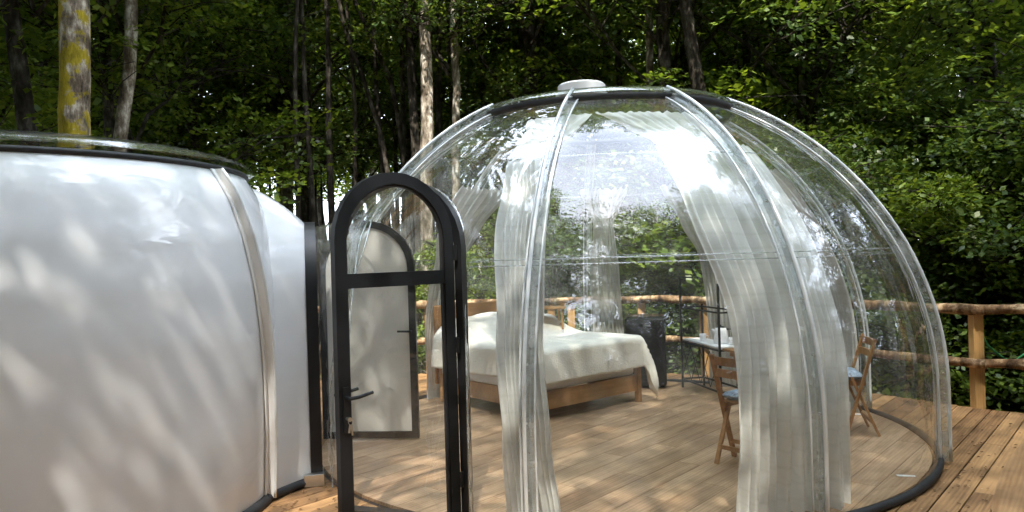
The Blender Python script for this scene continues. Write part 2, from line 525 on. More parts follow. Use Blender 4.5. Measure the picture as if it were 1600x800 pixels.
def white_shell_mat():
    m, nt, out = nm('white_vinyl')
    L = nt.links.new
    b = node(nt, 'ShaderNodeBsdfPrincipled', i_Roughness=0.6)
    b.inputs['Specular IOR Level'].default_value = 0.2
    b.inputs['Coat Weight'].default_value = 1.0
    b.inputs['Coat Roughness'].default_value = 0.06
    b.inputs['Coat IOR'].default_value = 1.6
    ge = node(nt, 'ShaderNodeNewGeometry')
    n1 = node(nt, 'ShaderNodeTexNoise', i_Scale=2.0, i_Detail=6.0)
    L(ge.outputs['Position'], n1.inputs['Vector'])
    rp = ramp(nt, [(0.3, (0.66, 0.685, 0.71)), (0.7, (0.72, 0.735, 0.76))])
    L(n1.outputs[0], rp.inputs[0])
    n4 = node(nt, 'ShaderNodeTexNoise', i_Scale=35.0, i_Detail=6.0, i_Roughness=0.8)
    L(ge.outputs['Position'], n4.inputs['Vector'])
    r4 = ramp(nt, [(0.68, (1, 1, 1)), (0.78, (0.7, 0.68, 0.64))])
    L(n4.outputs[0], r4.inputs[0])
    mm = node(nt, 'ShaderNodeMix', data_type='RGBA', blend_type='MULTIPLY', i_0=1.0)
    L(rp.outputs[0], mm.inputs[6]); L(r4.outputs[0], mm.inputs[7])
    L(mm.outputs[2], b.inputs['Base Color'])
    mp = node(nt, 'ShaderNodeMapping'); mp.inputs['Scale'].default_value = (1.2, 1.2, 2.6); mp.inputs['Rotation'].default_value = (0.5, 0.4, 0)
    L(ge.outputs['Position'], mp.inputs['Vector'])
    n2 = node(nt, 'ShaderNodeTexNoise', i_Scale=1.6, i_Detail=3.0, i_Distortion=1.0)
    L(mp.outputs[0], n2.inputs['Vector'])
    bp = node(nt, 'ShaderNodeBump', i_Strength=1.0, i_Distance=0.012)
    L(n2.outputs[0], bp.inputs['Height']); L(bp.outputs[0], b.inputs['Coat Normal'])
    n5 = node(nt, 'ShaderNodeTexNoise', i_Scale=1.6, i_Detail=3.0, i_Distortion=0.5, i_Roughness=0.4)
    mp5 = node(nt, 'ShaderNodeMapping'); mp5.inputs['Scale'].default_value = (1.0, 1.0, 2.6); mp5.inputs['Rotation'].default_value = (0.35, 0.6, 0)
    L(ge.outputs['Position'], mp5.inputs['Vector']); L(mp5.outputs[0], n5.inputs['Vector'])
    bp5 = node(nt, 'ShaderNodeBump', i_Strength=0.3, i_Distance=0.012)
    L(n5.outputs[0], bp5.inputs['Height']); L(bp5.outputs[0], b.inputs['Normal'])
    L(b.outputs[0], out.inputs[0])
    return m
M['shell'] = white_shell_mat()

# ------------------------------------------------------------------ ground
def ground_material():
    m, nt, out = nm('forest_floor')
    L = nt.links.new
    b = node(nt, 'ShaderNodeBsdfPrincipled', i_Roughness=0.95)
    b.inputs['Specular IOR Level'].default_value = 0.1
    ge = node(nt, 'ShaderNodeNewGeometry')
    n1 = node(nt, 'ShaderNodeTexNoise', i_Scale=0.8, i_Detail=8.0)
    L(ge.outputs['Position'], n1.inputs['Vector'])
    n2 = node(nt, 'ShaderNodeTexVoronoi', i_Scale=14.0)
    L(ge.outputs['Position'], n2.inputs['Vector'])
    rp = ramp(nt, [(0.38, (0.05, 0.07, 0.02)), (0.5, (0.09, 0.065, 0.035)), (0.65, (0.19, 0.125, 0.07))])
    L(n1.outputs[0], rp.inputs[0])
    mm = node(nt, 'ShaderNodeMix', data_type='RGBA', blend_type='MULTIPLY', i_0=0.6)
    L(rp.outputs[0], mm.inputs[6]); L(n2.outputs['Color'], mm.inputs[7])
    L(mm.outputs[2], b.inputs['Base Color'])
    bp = node(nt, 'ShaderNodeBump', i_Strength=0.8, i_Distance=0.06)
    L(n2.outputs['Distance'], bp.inputs['Height']); L(bp.outputs[0], b.inputs['Normal'])
    L(b.outputs[0], out.inputs[0])
    return m

GZ = -0.5
def ground_h(x, y):
    d = math.hypot(x - 1, y - 4)
    h = GZ + 0.18 * noise.noise(Vector((x * 0.25, y * 0.25, 0))) * min(1, max(0, (d - 6) / 6))
    if d > 12: h += min(2.5, (d - 12) * 0.035)
    return h - (0.1 if d < 8 else 0)

g = MB()
xs = [-400, -200, -100] + [-60 + 2 * i for i in range(61)] + [100, 200, 400]
g.grid([[(x, y, ground_h(x, y)) for x in xs] for y in xs])
go = g.build('ground', ground_material(), smooth=True, origin=(0, 0, 0))
tag(go, 'forest floor of leaf litter and moss around the deck', kind='structure')

# ------------------------------------------------------------------ foliage
def spray_leaves(rs, centers, size, nleaf, leaf, flat=0.35, name='crown'):
    """numpy leaf mesh: fans of folded leaves laid out along drooping twigs"""
    n = len(centers)
    V = []
    c = np.repeat(centers, nleaf, axis=0)
    yaw = rs.uniform(0, 2 * np.pi, n)
    pitch = rs.normal(-0.18, flat, n)
    roll = rs.normal(0, flat, n)
    t = np.tile(np.linspace(0.0, 1, nleaf), n) + rs.uniform(-.05, .05, n * nleaf)
    side = np.tile(np.where(np.arange(nleaf) % 2, 1.0, -1.0), n)
    sz = np.repeat(size * rs.uniform(0.6, 1.35, n), nleaf)
    wid = (0.08 + 0.42 * np.sin(np.clip(t, 0, 1) * np.pi) ** 0.7) * sz * rs.uniform(0.15, 1.0, n * nleaf)
    lx = (t - 0.5) * sz
    ly = side * wid
    lz = -0.25 * (t - 0.5) ** 2 * sz - np.abs(ly) * 0.25 + rs.normal(0, 0.02, n * nleaf)
    Y, P_, Rr = (np.repeat(a, nleaf) for a in (yaw, pitch, roll))

    def rot(x, y, z):
        y1 = y * np.cos(Rr) - z * np.sin(Rr); z1 = y * np.sin(Rr) + z * np.cos(Rr)
        x2 = x * np.cos(P_) - z1 * np.sin(P_); z2 = x * np.sin(P_) + z1 * np.cos(P_)
        return np.stack([x2 * np.cos(Y) - y1 * np.sin(Y), x2 * np.sin(Y) + y1 * np.cos(Y), z2], 1)
    pos = c + rot(lx, ly, lz)
    la = side * rs.uniform(0.3, 1.4, n * nleaf)
    ll = leaf * rs.uniform(0.65, 1.35, n * nleaf)
    dz = rs.normal(0, 0.35, n * nleaf)
    fx, fy = np.cos(la), np.sin(la)
    up = rs.normal(0, 0.45, n * nleaf)
    A = pos
    B = pos + rot((fx * 0.45 - fy * 0.32) * ll, (fy * 0.45 + fx * 0.32) * ll, (dz * 0.4 + up * 0.3) * ll)
    C_ = pos + rot(fx * ll, fy * ll, dz * ll * 0.7)
    D_ = pos + rot((fx * 0.45 + fy * 0.32) * ll, (fy * 0.45 - fx * 0.32) * ll, (dz * 0.4 - up * 0.3) * ll)
    verts = np.stack([A, B, C_, D_], 1).reshape(-1, 3)
    k = n * nleaf
    me = bpy.data.meshes.new(name)
    me.vertices.add(4 * k); me.vertices.foreach_set('co', verts.astype(np.float32).ravel())
    me.loops.add(4 * k); me.loops.foreach_set('vertex_index', np.arange(4 * k, dtype=np.int32))
    me.polygons.add(k); me.polygons.foreach_set('loop_start', np.arange(0, 4 * k, 4, dtype=np.int32))
    me.polygons.foreach_set('loop_total', np.full(k, 4, dtype=np.int32))
    me.update(calc_edges=True)
    return me


def limb_path(a, b, droop=0.3, n=5, wob=0.12):
    pts = []
    for i in range(n + 1):
        t = i / n
        p = a.lerp(b, t)
        p.z += droop * math.sin(math.pi * t) * 0.5
        if 0 < i: p += Vector((rnd.uniform(-wob, wob), rnd.uniform(-wob, wob), rnd.uniform(-wob, wob)))
        pts.append(p)
    return pts


def make_tree_kind(seed, h, z0, rad, nspray, nleaf, size, leaf, mat, clumps=26, leafy_low=True):
    """returns (crown mesh, limb mesh) around a trunk at the origin, height h"""
    rs = np.random.RandomState(seed)
    cl = []
    for i in range(clumps):
        t = (i + 0.5) / clumps
        z = z0 + (h - z0) * t ** 0.9
        prof = rad * (0.45 + 0.75 * math.sin(math.pi * min(1, 0.18 + 0.8 * t)))
        a = i * 2.4 + rs.uniform(-.4, .4)
        r_ = prof * rs.uniform(0.35, 1.0)
        cl.append((r_ * math.cos(a), r_ * math.sin(a), z + rs.uniform(-.3, .3), rad * rs.uniform(0.35, 0.62)))
    cen = []
    per = nspray // clumps
    for (x, y, z, r_) in cl:
        d = rs.normal(0, 1, (per, 3)); d /= np.linalg.norm(d, axis=1)[:, None]
        q = d * (rs.uniform(0.25, 1, per) ** 0.5)[:, None] * r_ * np.array([1.15, 1.15, 0.6])
        cen.append(q + np.array([x, y, z]))
    me = spray_leaves(rs, np.concatenate(cen), size, nleaf, leaf)
    me.materials.append(mat)
    mb = MB()
    for (x, y, z, r_) in cl:
        b = Vector((x, y, z))
        a = Vector((0, 0, max(z0 * 0.5, z - math.hypot(x, y) * 0.9)))
        path = limb_path(a, b, n=4)
        mb.tube(path, [0.045 * (1 - 0.75 * i / 4) for i in range(5)], 4, cap=False)
        for k in range(11):
            e = b + Vector((rs.uniform(-1, 1), rs.uniform(-1, 1), rs.uniform(-.4, .5))) * r_ * 1.25
            s0 = path[2].lerp(b, rs.uniform(0, 1))
            mb.tube([s0, s0.lerp(e, 0.5) + Vector((0, 0, 0.06)), e], [0.016, 0.010, 0.004], 3, cap=False)
    lm = mb.mesh('limb', M['bark'])
    return me, lm

KINDS = [
    make_tree_kind(11, 13.5, 1.8, 2.2, 1150, 20, 0.64, 0.105, M['leaf'], clumps=30),
    make_tree_kind(12, 14.5, 2.4, 2.5, 1150, 20, 0.70, 0.11, M['leaf'], clumps=30),
    make_tree_kind(13, 12.5, 1.3, 2.0, 1150, 20, 0.60, 0.10, M['leaf2'], clumps=28),
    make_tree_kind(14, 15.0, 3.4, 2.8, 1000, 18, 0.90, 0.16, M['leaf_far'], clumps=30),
]
HIGH = [
    make_tree_kind(21, 15.5, 5.2, 2.4, 1500, 22, 0.62, 0.082, M['leaf'], clumps=26),
    make_tree_kind(22, 14.0, 4.4, 2.2, 1500, 22, 0.62, 0.082, M['leaf2'], clumps=24),
]
THIN = make_tree_kind(23, 14.5, 5.0, 2.5, 700, 17, 0.66, 0.10, M['leaf'], clumps=22)  # sparse crown, shaped to let sun dapples through to the domes
BUSH = [
    make_tree_kind(31, 3.6, 0.25, 1.25, 1000, 20, 0.46, 0.068, M['leaf2'], clumps=20),
    make_tree_kind(32, 2.8, 0.15, 1.15, 900, 20, 0.42, 0.066, M['leaf'], clumps=18),
]


def trunk_mesh(path, r0, r1, mat, n=10, jit=0.16):
    mb = MB()
    m = len(path)
    rs = [r0 + (r1 - r0) * i / (m - 1) for i in range(m)]
    rs[0] *= 1.35
    mb.tube(path, rs, n, jit=jit, cap=False)
    return mb


def trunk_path(base, top, wob, n=14):
    ph = rnd.uniform(0, 6)
    return [base.lerp(top, i / n) + Vector((math.sin(i * .7 + ph) * wob, math.cos(i * .55 + ph) * wob, 0)) for i in range(n + 1)]

TRUNKS = []
for k in range(5):
    p = trunk_path(Vector((0, 0, -.1)), Vector((rnd.uniform(-.7, .7), rnd.uniform(-.7, .7), 13)), 0.09)
    TRUNKS.append(trunk_mesh(p, 0.11 + 0.02 * k, 0.03, None, 8).mesh('trunk', M['bark'] if k != 3 else M['bark_pale'], True))


def link_part(name, me, parent, scale=None, rz=0, loc=None):
    o = bpy.data.objects.new(name, me)
    o.parent = parent
    if scale: o.scale = scale
    o.rotation_euler.z = rz
    if loc: o.location = loc
    COL.objects.link(o)
    return o


def forest_tree(x, y, kind, label, group, name='forest_tree', s=1.0, trunk=None, cat='tree', crown_rz=None, ts=1.0):
    t = empty(name, (x, y, ground_h(x, y) - 0.05), label, cat, group)
    rz = rnd.uniform(0, 6.28) if crown_rz is None else crown_rz
    if trunk is not None: link_part('trunk', trunk, t, (s * ts, s * ts, s * rnd.uniform(.95, 1.1)), rz)
    sh = s * rnd.uniform(0.9, 1.1)
    l = link_part('limb', kind[1], t, (s, s, sh), rz)
    l['kind'] = 'stuff'
    c = link_part('crown', kind[0], t, (s, s, sh), rz)
    return t


# hero trees: trunk traced from where it stands in the wood
def hero_tree(pts, depth, w, mat, label, kind, taper=0.75, group=None, top=12, crown_s=0.8, name='forest_tree', crown=True):
    p = [at(px, py, depth) for px, py in pts]            # from the top of the picture down
    p = p[::-1]
    d0 = (p[1] - p[0]).normalized(); d1 = (p[-1] - p[-2]).normalized()
    base = p[0].copy()
    gz = ground_h(p[0].x, p[0].y) - .1
    k = (p[0].z - gz)
    foot = Vector((p[0].x - d0.x * k * 0.4, p[0].y, gz))
    path = [foot, foot.lerp(p[0], 0.5)] + p
    e = p[-1]
    for i in range(1, 7):
        e = e + Vector((d1.x * 0.7 + rnd.uniform(-.12, .12), rnd.uniform(-.15, .15), 1.25))
        path.append(e)
    # refine
    fine = []
    for a, b in zip(path[:-1], path[1:]):
        L_ = max(1, int((b - a).length / 0.3))
        for i in range(L_): fine.append(a.lerp(b, i / L_) + Vector((rnd.uniform(-.012, .012), rnd.uniform(-.012, .012), 0)))
    fine.append(path[-1])
    t = empty(name, foot, label, 'tree', group)
    r_ = w / FPX * depth / 2
    trunk_mesh(fine, r_ * 1.12, r_ * taper * 0.6, mat, 14, 0.14).build('trunk', None, t, True).data.materials.append(mat)
    if crown:
        l = link_part('limb', kind[1], t, (crown_s,) * 3, rnd.uniform(0, 6), (0, 0, 2.6)); l['kind'] = 'stuff'
        link_part('crown', kind[0], t, (crown_s,) * 3, rnd.uniform(0, 6), (0, 0, 2.6))
    return t

hero_tree([(118, -20), (118, 60), (116, 130), (116, 215)], 8.2, 48, M['bark_moss'], 'thick mossy tree trunk with yellow moss behind the white tent', HIGH[0])
hero_tree([(12, -20), (24, 60), (36, 140), (44, 215)], 9.4, 29, M['bark'], 'dark leaning trunk left of the mossy tree behind the white tent', HIGH[1])
hero_tree([(203, -20), (206, 50), (200, 120), (188, 215)], 10.0, 22, M['bark_pale'], 'wavy pale barked trunk just right of the thick mossy tree', HIGH[1])
G1 = 'straight trunks clustered behind the left of the clear dome'
hero_tree([(636, -20), (640, 60), (646, 160), (650, 230)], 13.0, 15, M['bark'], 'dark straight trunk, leftmost of the cluster behind the clear dome', HIGH[0], group=G1)
hero_tree([(662, -20), (664, 60), (668, 140), (666, 230)], 12.4, 21, M['bark_pale'], 'widest lichen spotted trunk in the cluster behind the clear dome', HIGH[1], group=G1, crown=False)
hero_tree([(688, -20), (686, 60), (684, 140), (684, 230)], 13.6, 11, M['bark'], 'thin dark trunk just right of the widest cluster trunk', HIGH[0], group=G1, crown=False)
hero_tree([(708, -20), (710, 60), (714, 140), (712, 230)], 12.8, 14, M['bark_pale'], 'pale thin trunk, rightmost of the cluster behind the clear dome', HIGH[1], group=G1)
hero_tree([(522, -20), (545, 60), (570, 130), (600, 230)], 13.5, 8, M['bark'], 'thin dark trunk leaning left above the black door arch', HIGH[0], crown=False)
hero_tree([(545, -20), (580, 60), (612, 130), (628, 230)], 14.0, 9, M['bark'], 'thin trunk leaning left beside the dark trunk cluster', HIGH[0], crown=False)
G2 = 'trunks behind the top of the clear dome'
hero_tree([(1008, -20), (1014, 40), (1016, 110), (1018, 170)], 12.6, 13, M['bark_pale'], 'pale thin trunk behind the dome, left of two thick trunks', HIGH[0], group=G2, crown=False)
hero_tree([(1034, -20), (1036, 50), (1040, 110), (1042, 170)], 12.2, 24, M['bark'], 'thick brown trunk rising behind the top of the clear dome', HIGH[1], group=G2)
hero_tree([(1068, -20), (1076, 40), (1086, 100), (1098, 170)], 11.6, 24, M['bark'], 'thick dark trunk leaning left behind the clear dome top', HIGH[0], group=G2)
hero_tree([(826, -20), (828, 60), (824, 110), (826, 190)], 13.5, 13, M['bark'], 'dark trunk behind the dome, left of the white roof vent', HIGH[1], crown=False)
hero_tree([(972, -20), (968, 30), (966, 90), (968, 170)], 14.5, 10, M['bark'], 'slender dark trunk above the white roof vent', HIGH[0], crown=False)

GT = 'slender trees of the wood behind the domes'
LT = 'slender leafy tree in the crowded wood behind the two domes'
GF = 'sunlit trees deeper in the wood'
LF = 'sunlit yellow green tree deeper in the wood beyond the first rows'
def where(x, y):
    q = x / y
    if q < -0.38: return 'behind the white dome'
    if q < -0.22: return 'in the gap between the two domes'
    if q < -0.02: return 'behind the left of the clear dome'
    if q < 0.22: return 'behind the crown of the clear dome'
    if q < 0.45: return 'right of the clear dome crown'
    return 'beyond the log rail at far right'
def free(x, y, used, d):
    return all((x - a) ** 2 + (y - b) ** 2 > d * d for a, b in used)
used = []
n = 0
while n < 44:                                   # rows close behind the domes
    y = rnd.uniform(14.5, 23)
    x = rnd.uniform(-0.82, 0.85) * y
    if not free(x, y, used, 1.7): continue
    used.append((x, y))
    gap = -0.34 < x / y < -0.12
    forest_tree(x, y, (HIGH[n % 2] if gap else KINDS[n % 3]), ('leafy', 'tall leafy', 'fine leaved')[n % 3] + ' tree in the near wood ' + where(x, y), GT, trunk=TRUNKS[n % 5], s=rnd.uniform(1.0, 1.15) if gap else rnd.uniform(0.8, 1.1))
    n += 1
n = 0
while n < 46:                                   # deeper rows, more light between them
    y = rnd.uniform(26, 46)
    x = rnd.uniform(-0.85, 0.85) * y
    if not free(x, y, used, 2.3): continue
    used.append((x, y))
    gap = -0.36 < x / y < -0.10
    forest_tree(x, y, (HIGH[n % 2] if n % 2 else KINDS[3]) if gap else KINDS[3 if n % 3 else 1], ('darker', 'yellow green', 'bright green')[n % 3] + ' tree deep in the wood ' + where(x, y), GF, trunk=TRUNKS[n % 5], s=rnd.uniform(1.2, 1.5) if gap else rnd.uniform(0.85, 1.2))
    n += 1
# thin bare stems showing light between them, left of the clear dome
GS = 'thin bare stems between the two domes'
for i in range(34):
    y = rnd.uniform(14, 30)
    x = rnd.uniform(-0.42, -0.1) * y
    me = TRUNKS[i % 3]
    t = empty('young_tree', (x, y, ground_h(x, y) - .05), 'thin bare dark stem in the gap of light between the two domes', 'tree', GS)
    link_part('trunk', me, t, (0.42, 0.42, 0.8), rnd.uniform(0, 6.28))
def in_sun_lane(x, y):
    q = Vector((x - 0.8, y - 5.2, 0)); sd = Vector((math.sin(SUN_AZ), math.cos(SUN_AZ), 0))
    return q.dot(sd) > 0 and abs(q.cross(sd).z) < 6.5
# trees around and behind the place where the picture is taken
GB = 'tall trees standing round the clearing'
for i in range(46):
    a = R(68 + i * 224 / 45 + rnd.uniform(-3, 3))
    d = (8.6, 11.0, 13.5)[i % 3] + rnd.uniform(-.5, .8)
    x, y = d * math.sin(a), 2 + d * math.cos(a)
    if x > 5 and abs(y - 4.2) < 1.6: continue
    sunny = in_sun_lane(x, y)
    if sunny and i % 3 == 2: continue
    pq = Vector((x + 2.1, y - 3.6, 0)).cross(Vector((math.sin(SUN_AZ), math.cos(SUN_AZ), 0))).z
    if sunny and abs(pq) < 2.3: continue
    forest_tree(x, y, THIN if sunny else HIGH[i % 2] if i % 3 else KINDS[i % 3], 'tall leafy tree standing around the clearing beside the deck', GB, trunk=TRUNKS[i % 5], s=rnd.uniform(1.05, 1.25))
for x, y, s in [(-6.2, 1.2, 1.45), (-4.4, -4.2, 1.45), (0.6, -4.6, 1.5), (4.6, -3.8, 1.35), (0.4, 13.4, 1.25), (5.0, 12.4, 1.25)]:
    forest_tree(x, y, THIN if in_sun_lane(x, y) else HIGH[int(s * 20) % 2], 'very tall tree whose high crown reaches over the clearing', 'tall trees reaching over the clearing', trunk=TRUNKS[1], s=s, ts=0.6)
for i in range(26):  # out of view; added to block bright horizon gaps in the dome reflections
    a = R(72 + i * 8.2 + rnd.uniform(-2, 2)); d = rnd.uniform(9.5, 11.5)
    forest_tree(d * math.sin(a), 2 + d * math.cos(a), BUSH[i % 2], 'out of view bush added behind the deck to darken dome reflections', 'added bushes screening bright gaps from dome reflections', name='bush', s=1.6, cat='bush')
for x, y in [(-4.5, -9.5), (-1.5, -10.5), (1.5, -10.2), (4.5, -9.8), (7.5, -7.5), (-7.5, -7.0)]:  # taller unseen screen, added against bright blotches reflected in the dome
    forest_tree(x, y, BUSH[0], 'big thicket added out of view behind the deck to darken dome reflections', 'added bushes screening bright gaps from dome reflections', name='bush', s=2.3, cat='bush')
for i in range(9):
    y = 12.6 + (i * 0.37) % 3.2
    x = (-0.30 + 0.032 * i) * y
    t = empty('young_tree', (x, y, ground_h(x, y) - .05), 'slim dark stem standing in front of the foliage left of the clear dome crown', 'tree', 'slim dark stems in the near wood')
    link_part('trunk', TRUNKS[i % 3], t, (0.55, 0.55, 0.8), rnd.uniform(0, 6.28))
# side trees
for x, y, k in [(8.5, 9.5, 0), (7.2, 11.6, 2), (9.6, 12.2, 1), (5.6, 12.8, 2), (11, 8.5, 2), (8.8, 6.5, 1), (-7.5, 9.2, 1), (-9.6, 10.5, 0), (-8.4, 12.0, 2), (-5.8, 11.4, 0), (-10, 7, 2), (3.2, 12.6, 1)]:
    forest_tree(x, y, KINDS[k], ('leafy', 'broad', 'bushy')[k] + ' tree at the side of the clearing, ' + where(x, y), GT, trunk=TRUNKS[k], s=rnd.uniform(0.9, 1.05))
# bushes past the rail
GBU = 'leafy bushes past the rail'
for x, y, s, k in [(4.2, 10.2, 1.0, 0), (5.6, 9.6, 1.05, 1), (6.9, 9.0, 1.15, 0), (8.2, 8.4, 1.1, 1), (5.0, 11.6, 1.3, 1), (6.6, 11.0, 1.35, 0), (8.0, 10.4, 1.4, 1), (3.4, 11.6, 1.1, 0), (2.2, 12.2, 0.9, 1), (0.8, 12.4, 0.85, 0),
                   (-0.8, 12.2, 0.8, 1), (7.5, 7.3, 0.8, 1), (9.3, 7.2, 1.2, 0), (-6.2, 12.6, 0.8, 1), (10.2, 9.8, 1.4, 0), (1.6, 14.0, 1.1, 0), (0.2, 14.5, 1.0, 1)]:
    forest_tree(x, y, BUSH[k], ('low' if s < 1 else 'broad' if s < 1.2 else 'tall') + (' dark' if k else ' light green') + ' leafy bush growing ' + where(x, y), GBU, name='bush', s=s, cat='bush')

# leaf litter and low plants on the forest floor, one mass
rs = np.random.RandomState(5)
cen = []
while len(cen) < 2600:
    x, y = rs.uniform(-9, 13), rs.uniform(9.5, 20)
    if (y < 10.6 and x < 4) or (y < 9): continue
    cen.append((x, y, ground_h(x, y) + rs.uniform(0.02, 0.16)))
me = spray_leaves(rs, np.array(cen), 0.35, 14, 0.07, flat=0.5, name='ground_cover')
me.materials.append(M['leaf2'])
o = bpy.data.objects.new('ground_cover', me); COL.objects.link(o)
tag(o, 'low green plants on the forest floor behind the deck', 'plants', kind='stuff')

# ------------------------------------------------------------------ deck
DD = Vector((math.cos(BOARD_ANG), math.sin(BOARD_ANG), 0)); DN = Vector((-DD.y, DD.x, 0))
POLY = [(-6, -3), (7.4, -3), (7.6, 4.28), (4.47, 7.10), (3.15, 9.05), (1.1, 10.25), (-1.2, 10.3), (-4.5, 9.6), (-6.4, 7)]

def row_span(t):
    """where the line at offset t across the boards lies inside the deck outline"""
    hits = []
    m = len(POLY)
    for i in range(m):
        a, b = Vector((*POLY[i], 0)), Vector((*POLY[(i + 1) % m], 0))
        ta, tb = a.dot(DN), b.dot(DN)
        if (ta - t) * (tb - t) < 0:
            k = (t - ta) / (tb - ta)
            hits.append(a.lerp(b, k).dot(DD))
    return (min(hits), max(hits)) if len(hits) >= 2 else None

deck = empty('wooden_deck', (1, 3.5, 0), 'weathered brown wooden deck under and around both domes', 'deck')
deck['kind'] = 'structure'
BW = 0.146
t = min(Vector((*p, 0)).dot(DN) for p in POLY)
tmax = max(Vector((*p, 0)).dot(DN) for p in POLY)
i = 0
while t < tmax - BW:
    sp = row_span(t + BW / 2)
    if sp:
        s0, s1 = sp
        L_ = s1 - s0
        cuts = [s0]
        q = s0 + (2.4 if i % 2 else 3.9)
        while q < s1 - 0.6:
            cuts.append(q); q += 3.9
        cuts.append(s1)
        for a, b in zip(cuts[:-1], cuts[1:]):
            c = DD * ((a + b) / 2) + DN * (t + BW / 2)
            Mx = Matrix.Rotation(BOARD_ANG + rnd.uniform(-.0006, .0006), 3, 'Z')
            mb = MB().box((c.x, c.y, -0.014 + rnd.uniform(-.0015, .0015)), (b - a - 0.004, BW - 0.008, 0.028), Mx)
            mb.build('deck_board', M['deck'], deck, bevel=0.003)
    t += BW
    i += 1
# joists and the trim board along the outer edge
jm = MB()
for k in range(-3, 14):
    c = DD * (k * 0.62) + DN * 1.5
    jm.box((c.x, c.y, -0.10), (0.05, 9.0, 0.13), Matrix.Rotation(BOARD_ANG, 3, 'Z'))
o = jm.build('joist', M['deck'], deck); o['kind'] = 'stuff'
sm = MB()      # screws in the boards by the right rail
for k in range(3, 13):
    for q in range(-18, 14):
        for e in (0.03, BW - 0.035):
            c = DD * (k * 0.62) + DN * (tmax - BW * 20 + q * BW * 1.0 + 0)
            pass
mbk = MB()
rr = random.Random(3)
tt = min(Vector((*p, 0)).dot(DN) for p in POLY)
while tt < 2.0:
    for k in range(1, 14):
        for e in (0.035, BW - 0.035):
            c = DD * (k * 0.62 + rr.uniform(-.006, .006)) + DN * (tt + e)
            if 2 < c.x < 6.5 and 3 < c.y < 7.5 and c.x * 0.66 + c.y * .75 < 8.2:
                mbk.lathe((c.x, c.y, 0.0022), [(0.0001, 0.0005), (0.0045, 0)], 6)
    tt += BW
if mbk.v:
    o = mbk.build('screw', M['steel'], deck); o['kind'] = 'stuff'

# curved raised platform at the lower right
cpt = []
arc = [(4.75, 6.35), (4.35, 6.13), (3.96, 5.80), (3.44, 5.23), (3.08, 4.77), (2.79, 4.38), (2.56, 3.9), (2.45, 3.3), (2.5, 2.6)]
mb = MB()
inn = [(6.6, 5.3), (6.6, 5.0), (6.6, 4.6), (6.6, 4.2), (6.6, 3.8), (6.6, 3.4), (6.6, 3.1), (6.6, 2.8), (6.6, 2.4)]
from_rows = []
def dense(a, k=5):
    out = []
    for p, q in zip(a[:-1], a[1:]):
        for j in range(k): out.append((p[0] + (q[0] - p[0]) * j / k, p[1] + (q[1] - p[1]) * j / k))
    return out + [a[-1]]
A_, I_ = dense(arc), dense(inn)
mb.grid([[(x, y, 0.004) for x, y in A_], [(x, y, 0.024) for x, y in A_], [(x * .98 + u * .02, y * .98 + v * .02, 0.028) for (x, y), (u, v) in zip(A_, I_)], [(u, v, 0.028) for u, v in I_]])
o = mb.build('deck_platform', wood('platform_wood', (0.24, 0.12, 0.05), (0.46, 0.28, 0.14), R(52), rough=0.5, objvar=0), None)
tag(o, 'curved smooth wooden platform edge on the deck at lower right', 'platform')

# fallen leaves on the deck
mb = MB()
rl = random.Random(9)
for i in range(560):
    if i < 150: x, y = rl.uniform(-1.62, -0.9), rl.uniform(4.3, 5.3)
    elif i < 175:
        a = R(rl.uniform(-48, -5)); x, y = 0.95 + rl.uniform(2.72, 2.95) * math.cos(a), 6.85 + rl.uniform(2.72, 2.95) * math.sin(a)
    else: x, y = rl.uniform(2, 5), rl.uniform(3.6, 6.8)
    if x > 3.2 and x * 0.66 + y * .75 > 8.0: continue
    a = rl.uniform(0, 6.28); s = rl.uniform(0.008, 0.022); u = Vector((math.cos(a), math.sin(a), 0)) * s; w = Vector((-u.y, u.x, 0)) * .5
    c = Vector((x, y, 0.004 if not (x > 2.4) else 0.006)); z1 = Vector((0, 0, rl.uniform(0.001, 0.010)))
    mb.add([c - u, c + w + z1, c + u + z1 * .5, c - w + z1], [(0, 1, 2, 3)])
o = mb.build('leaf_litter', principled('dry_leaf', (0.16, 0.085, 0.035), rough=0.8, var=0.5, scale=6))
tag(o, 'scattered dry leaves and crumbs on the deck boards', 'leaves', kind='stuff')

# ------------------------------------------------------------------ clear dome
C = Vector((0.83, 6.62, 0)); RD, ZC, BD = 2.56, 0.55, 2.46
def dr(z):
    return RD if z <= ZC else RD * math.sqrt(max(0.0, 1 - ((z - ZC) / BD) ** 2))
def dp(az, z, off=0.0):
    r_ = dr(z)
    a = R(az)
    # surface normal in the meridian plane
    if z <= ZC: nr, nz = 1.0, 0.0
    else:
        nr, nz = r_ / RD ** 2, (z - ZC) / BD ** 2
        l = math.hypot(nr, nz); nr, nz = nr / l, nz / l
    r_ += nr * off
    return Vector((C.x + r_ * math.cos(a), C.y + r_ * math.sin(a), z + nz * off))
ZTOP = 2.76
def zlist(n, z0=0.04, z1=ZTOP):
    # even steps along the curve
    out = [z0 + (ZC - z0) * i / 4 for i in range(4)]
    for i in range(n + 1):
        th = math.asin((z1 - ZC) / BD) * i / n
        out.append(ZC + BD * math.sin(th))
    return out

# tunnel between the domes
TA = Vector((0.964, 0.265, 0)).normalized(); TN = Vector((-TA.y, TA.x, 0)); RC = Vector((-1.60, 5.83, 0))
# entrance porch
FW = Vector((-0.952, 0.306, 0)).normalized(); FM = Vector((0.306, 0.952, 0)).normalized(); FC = Vector((-0.705, 4.585, 0))

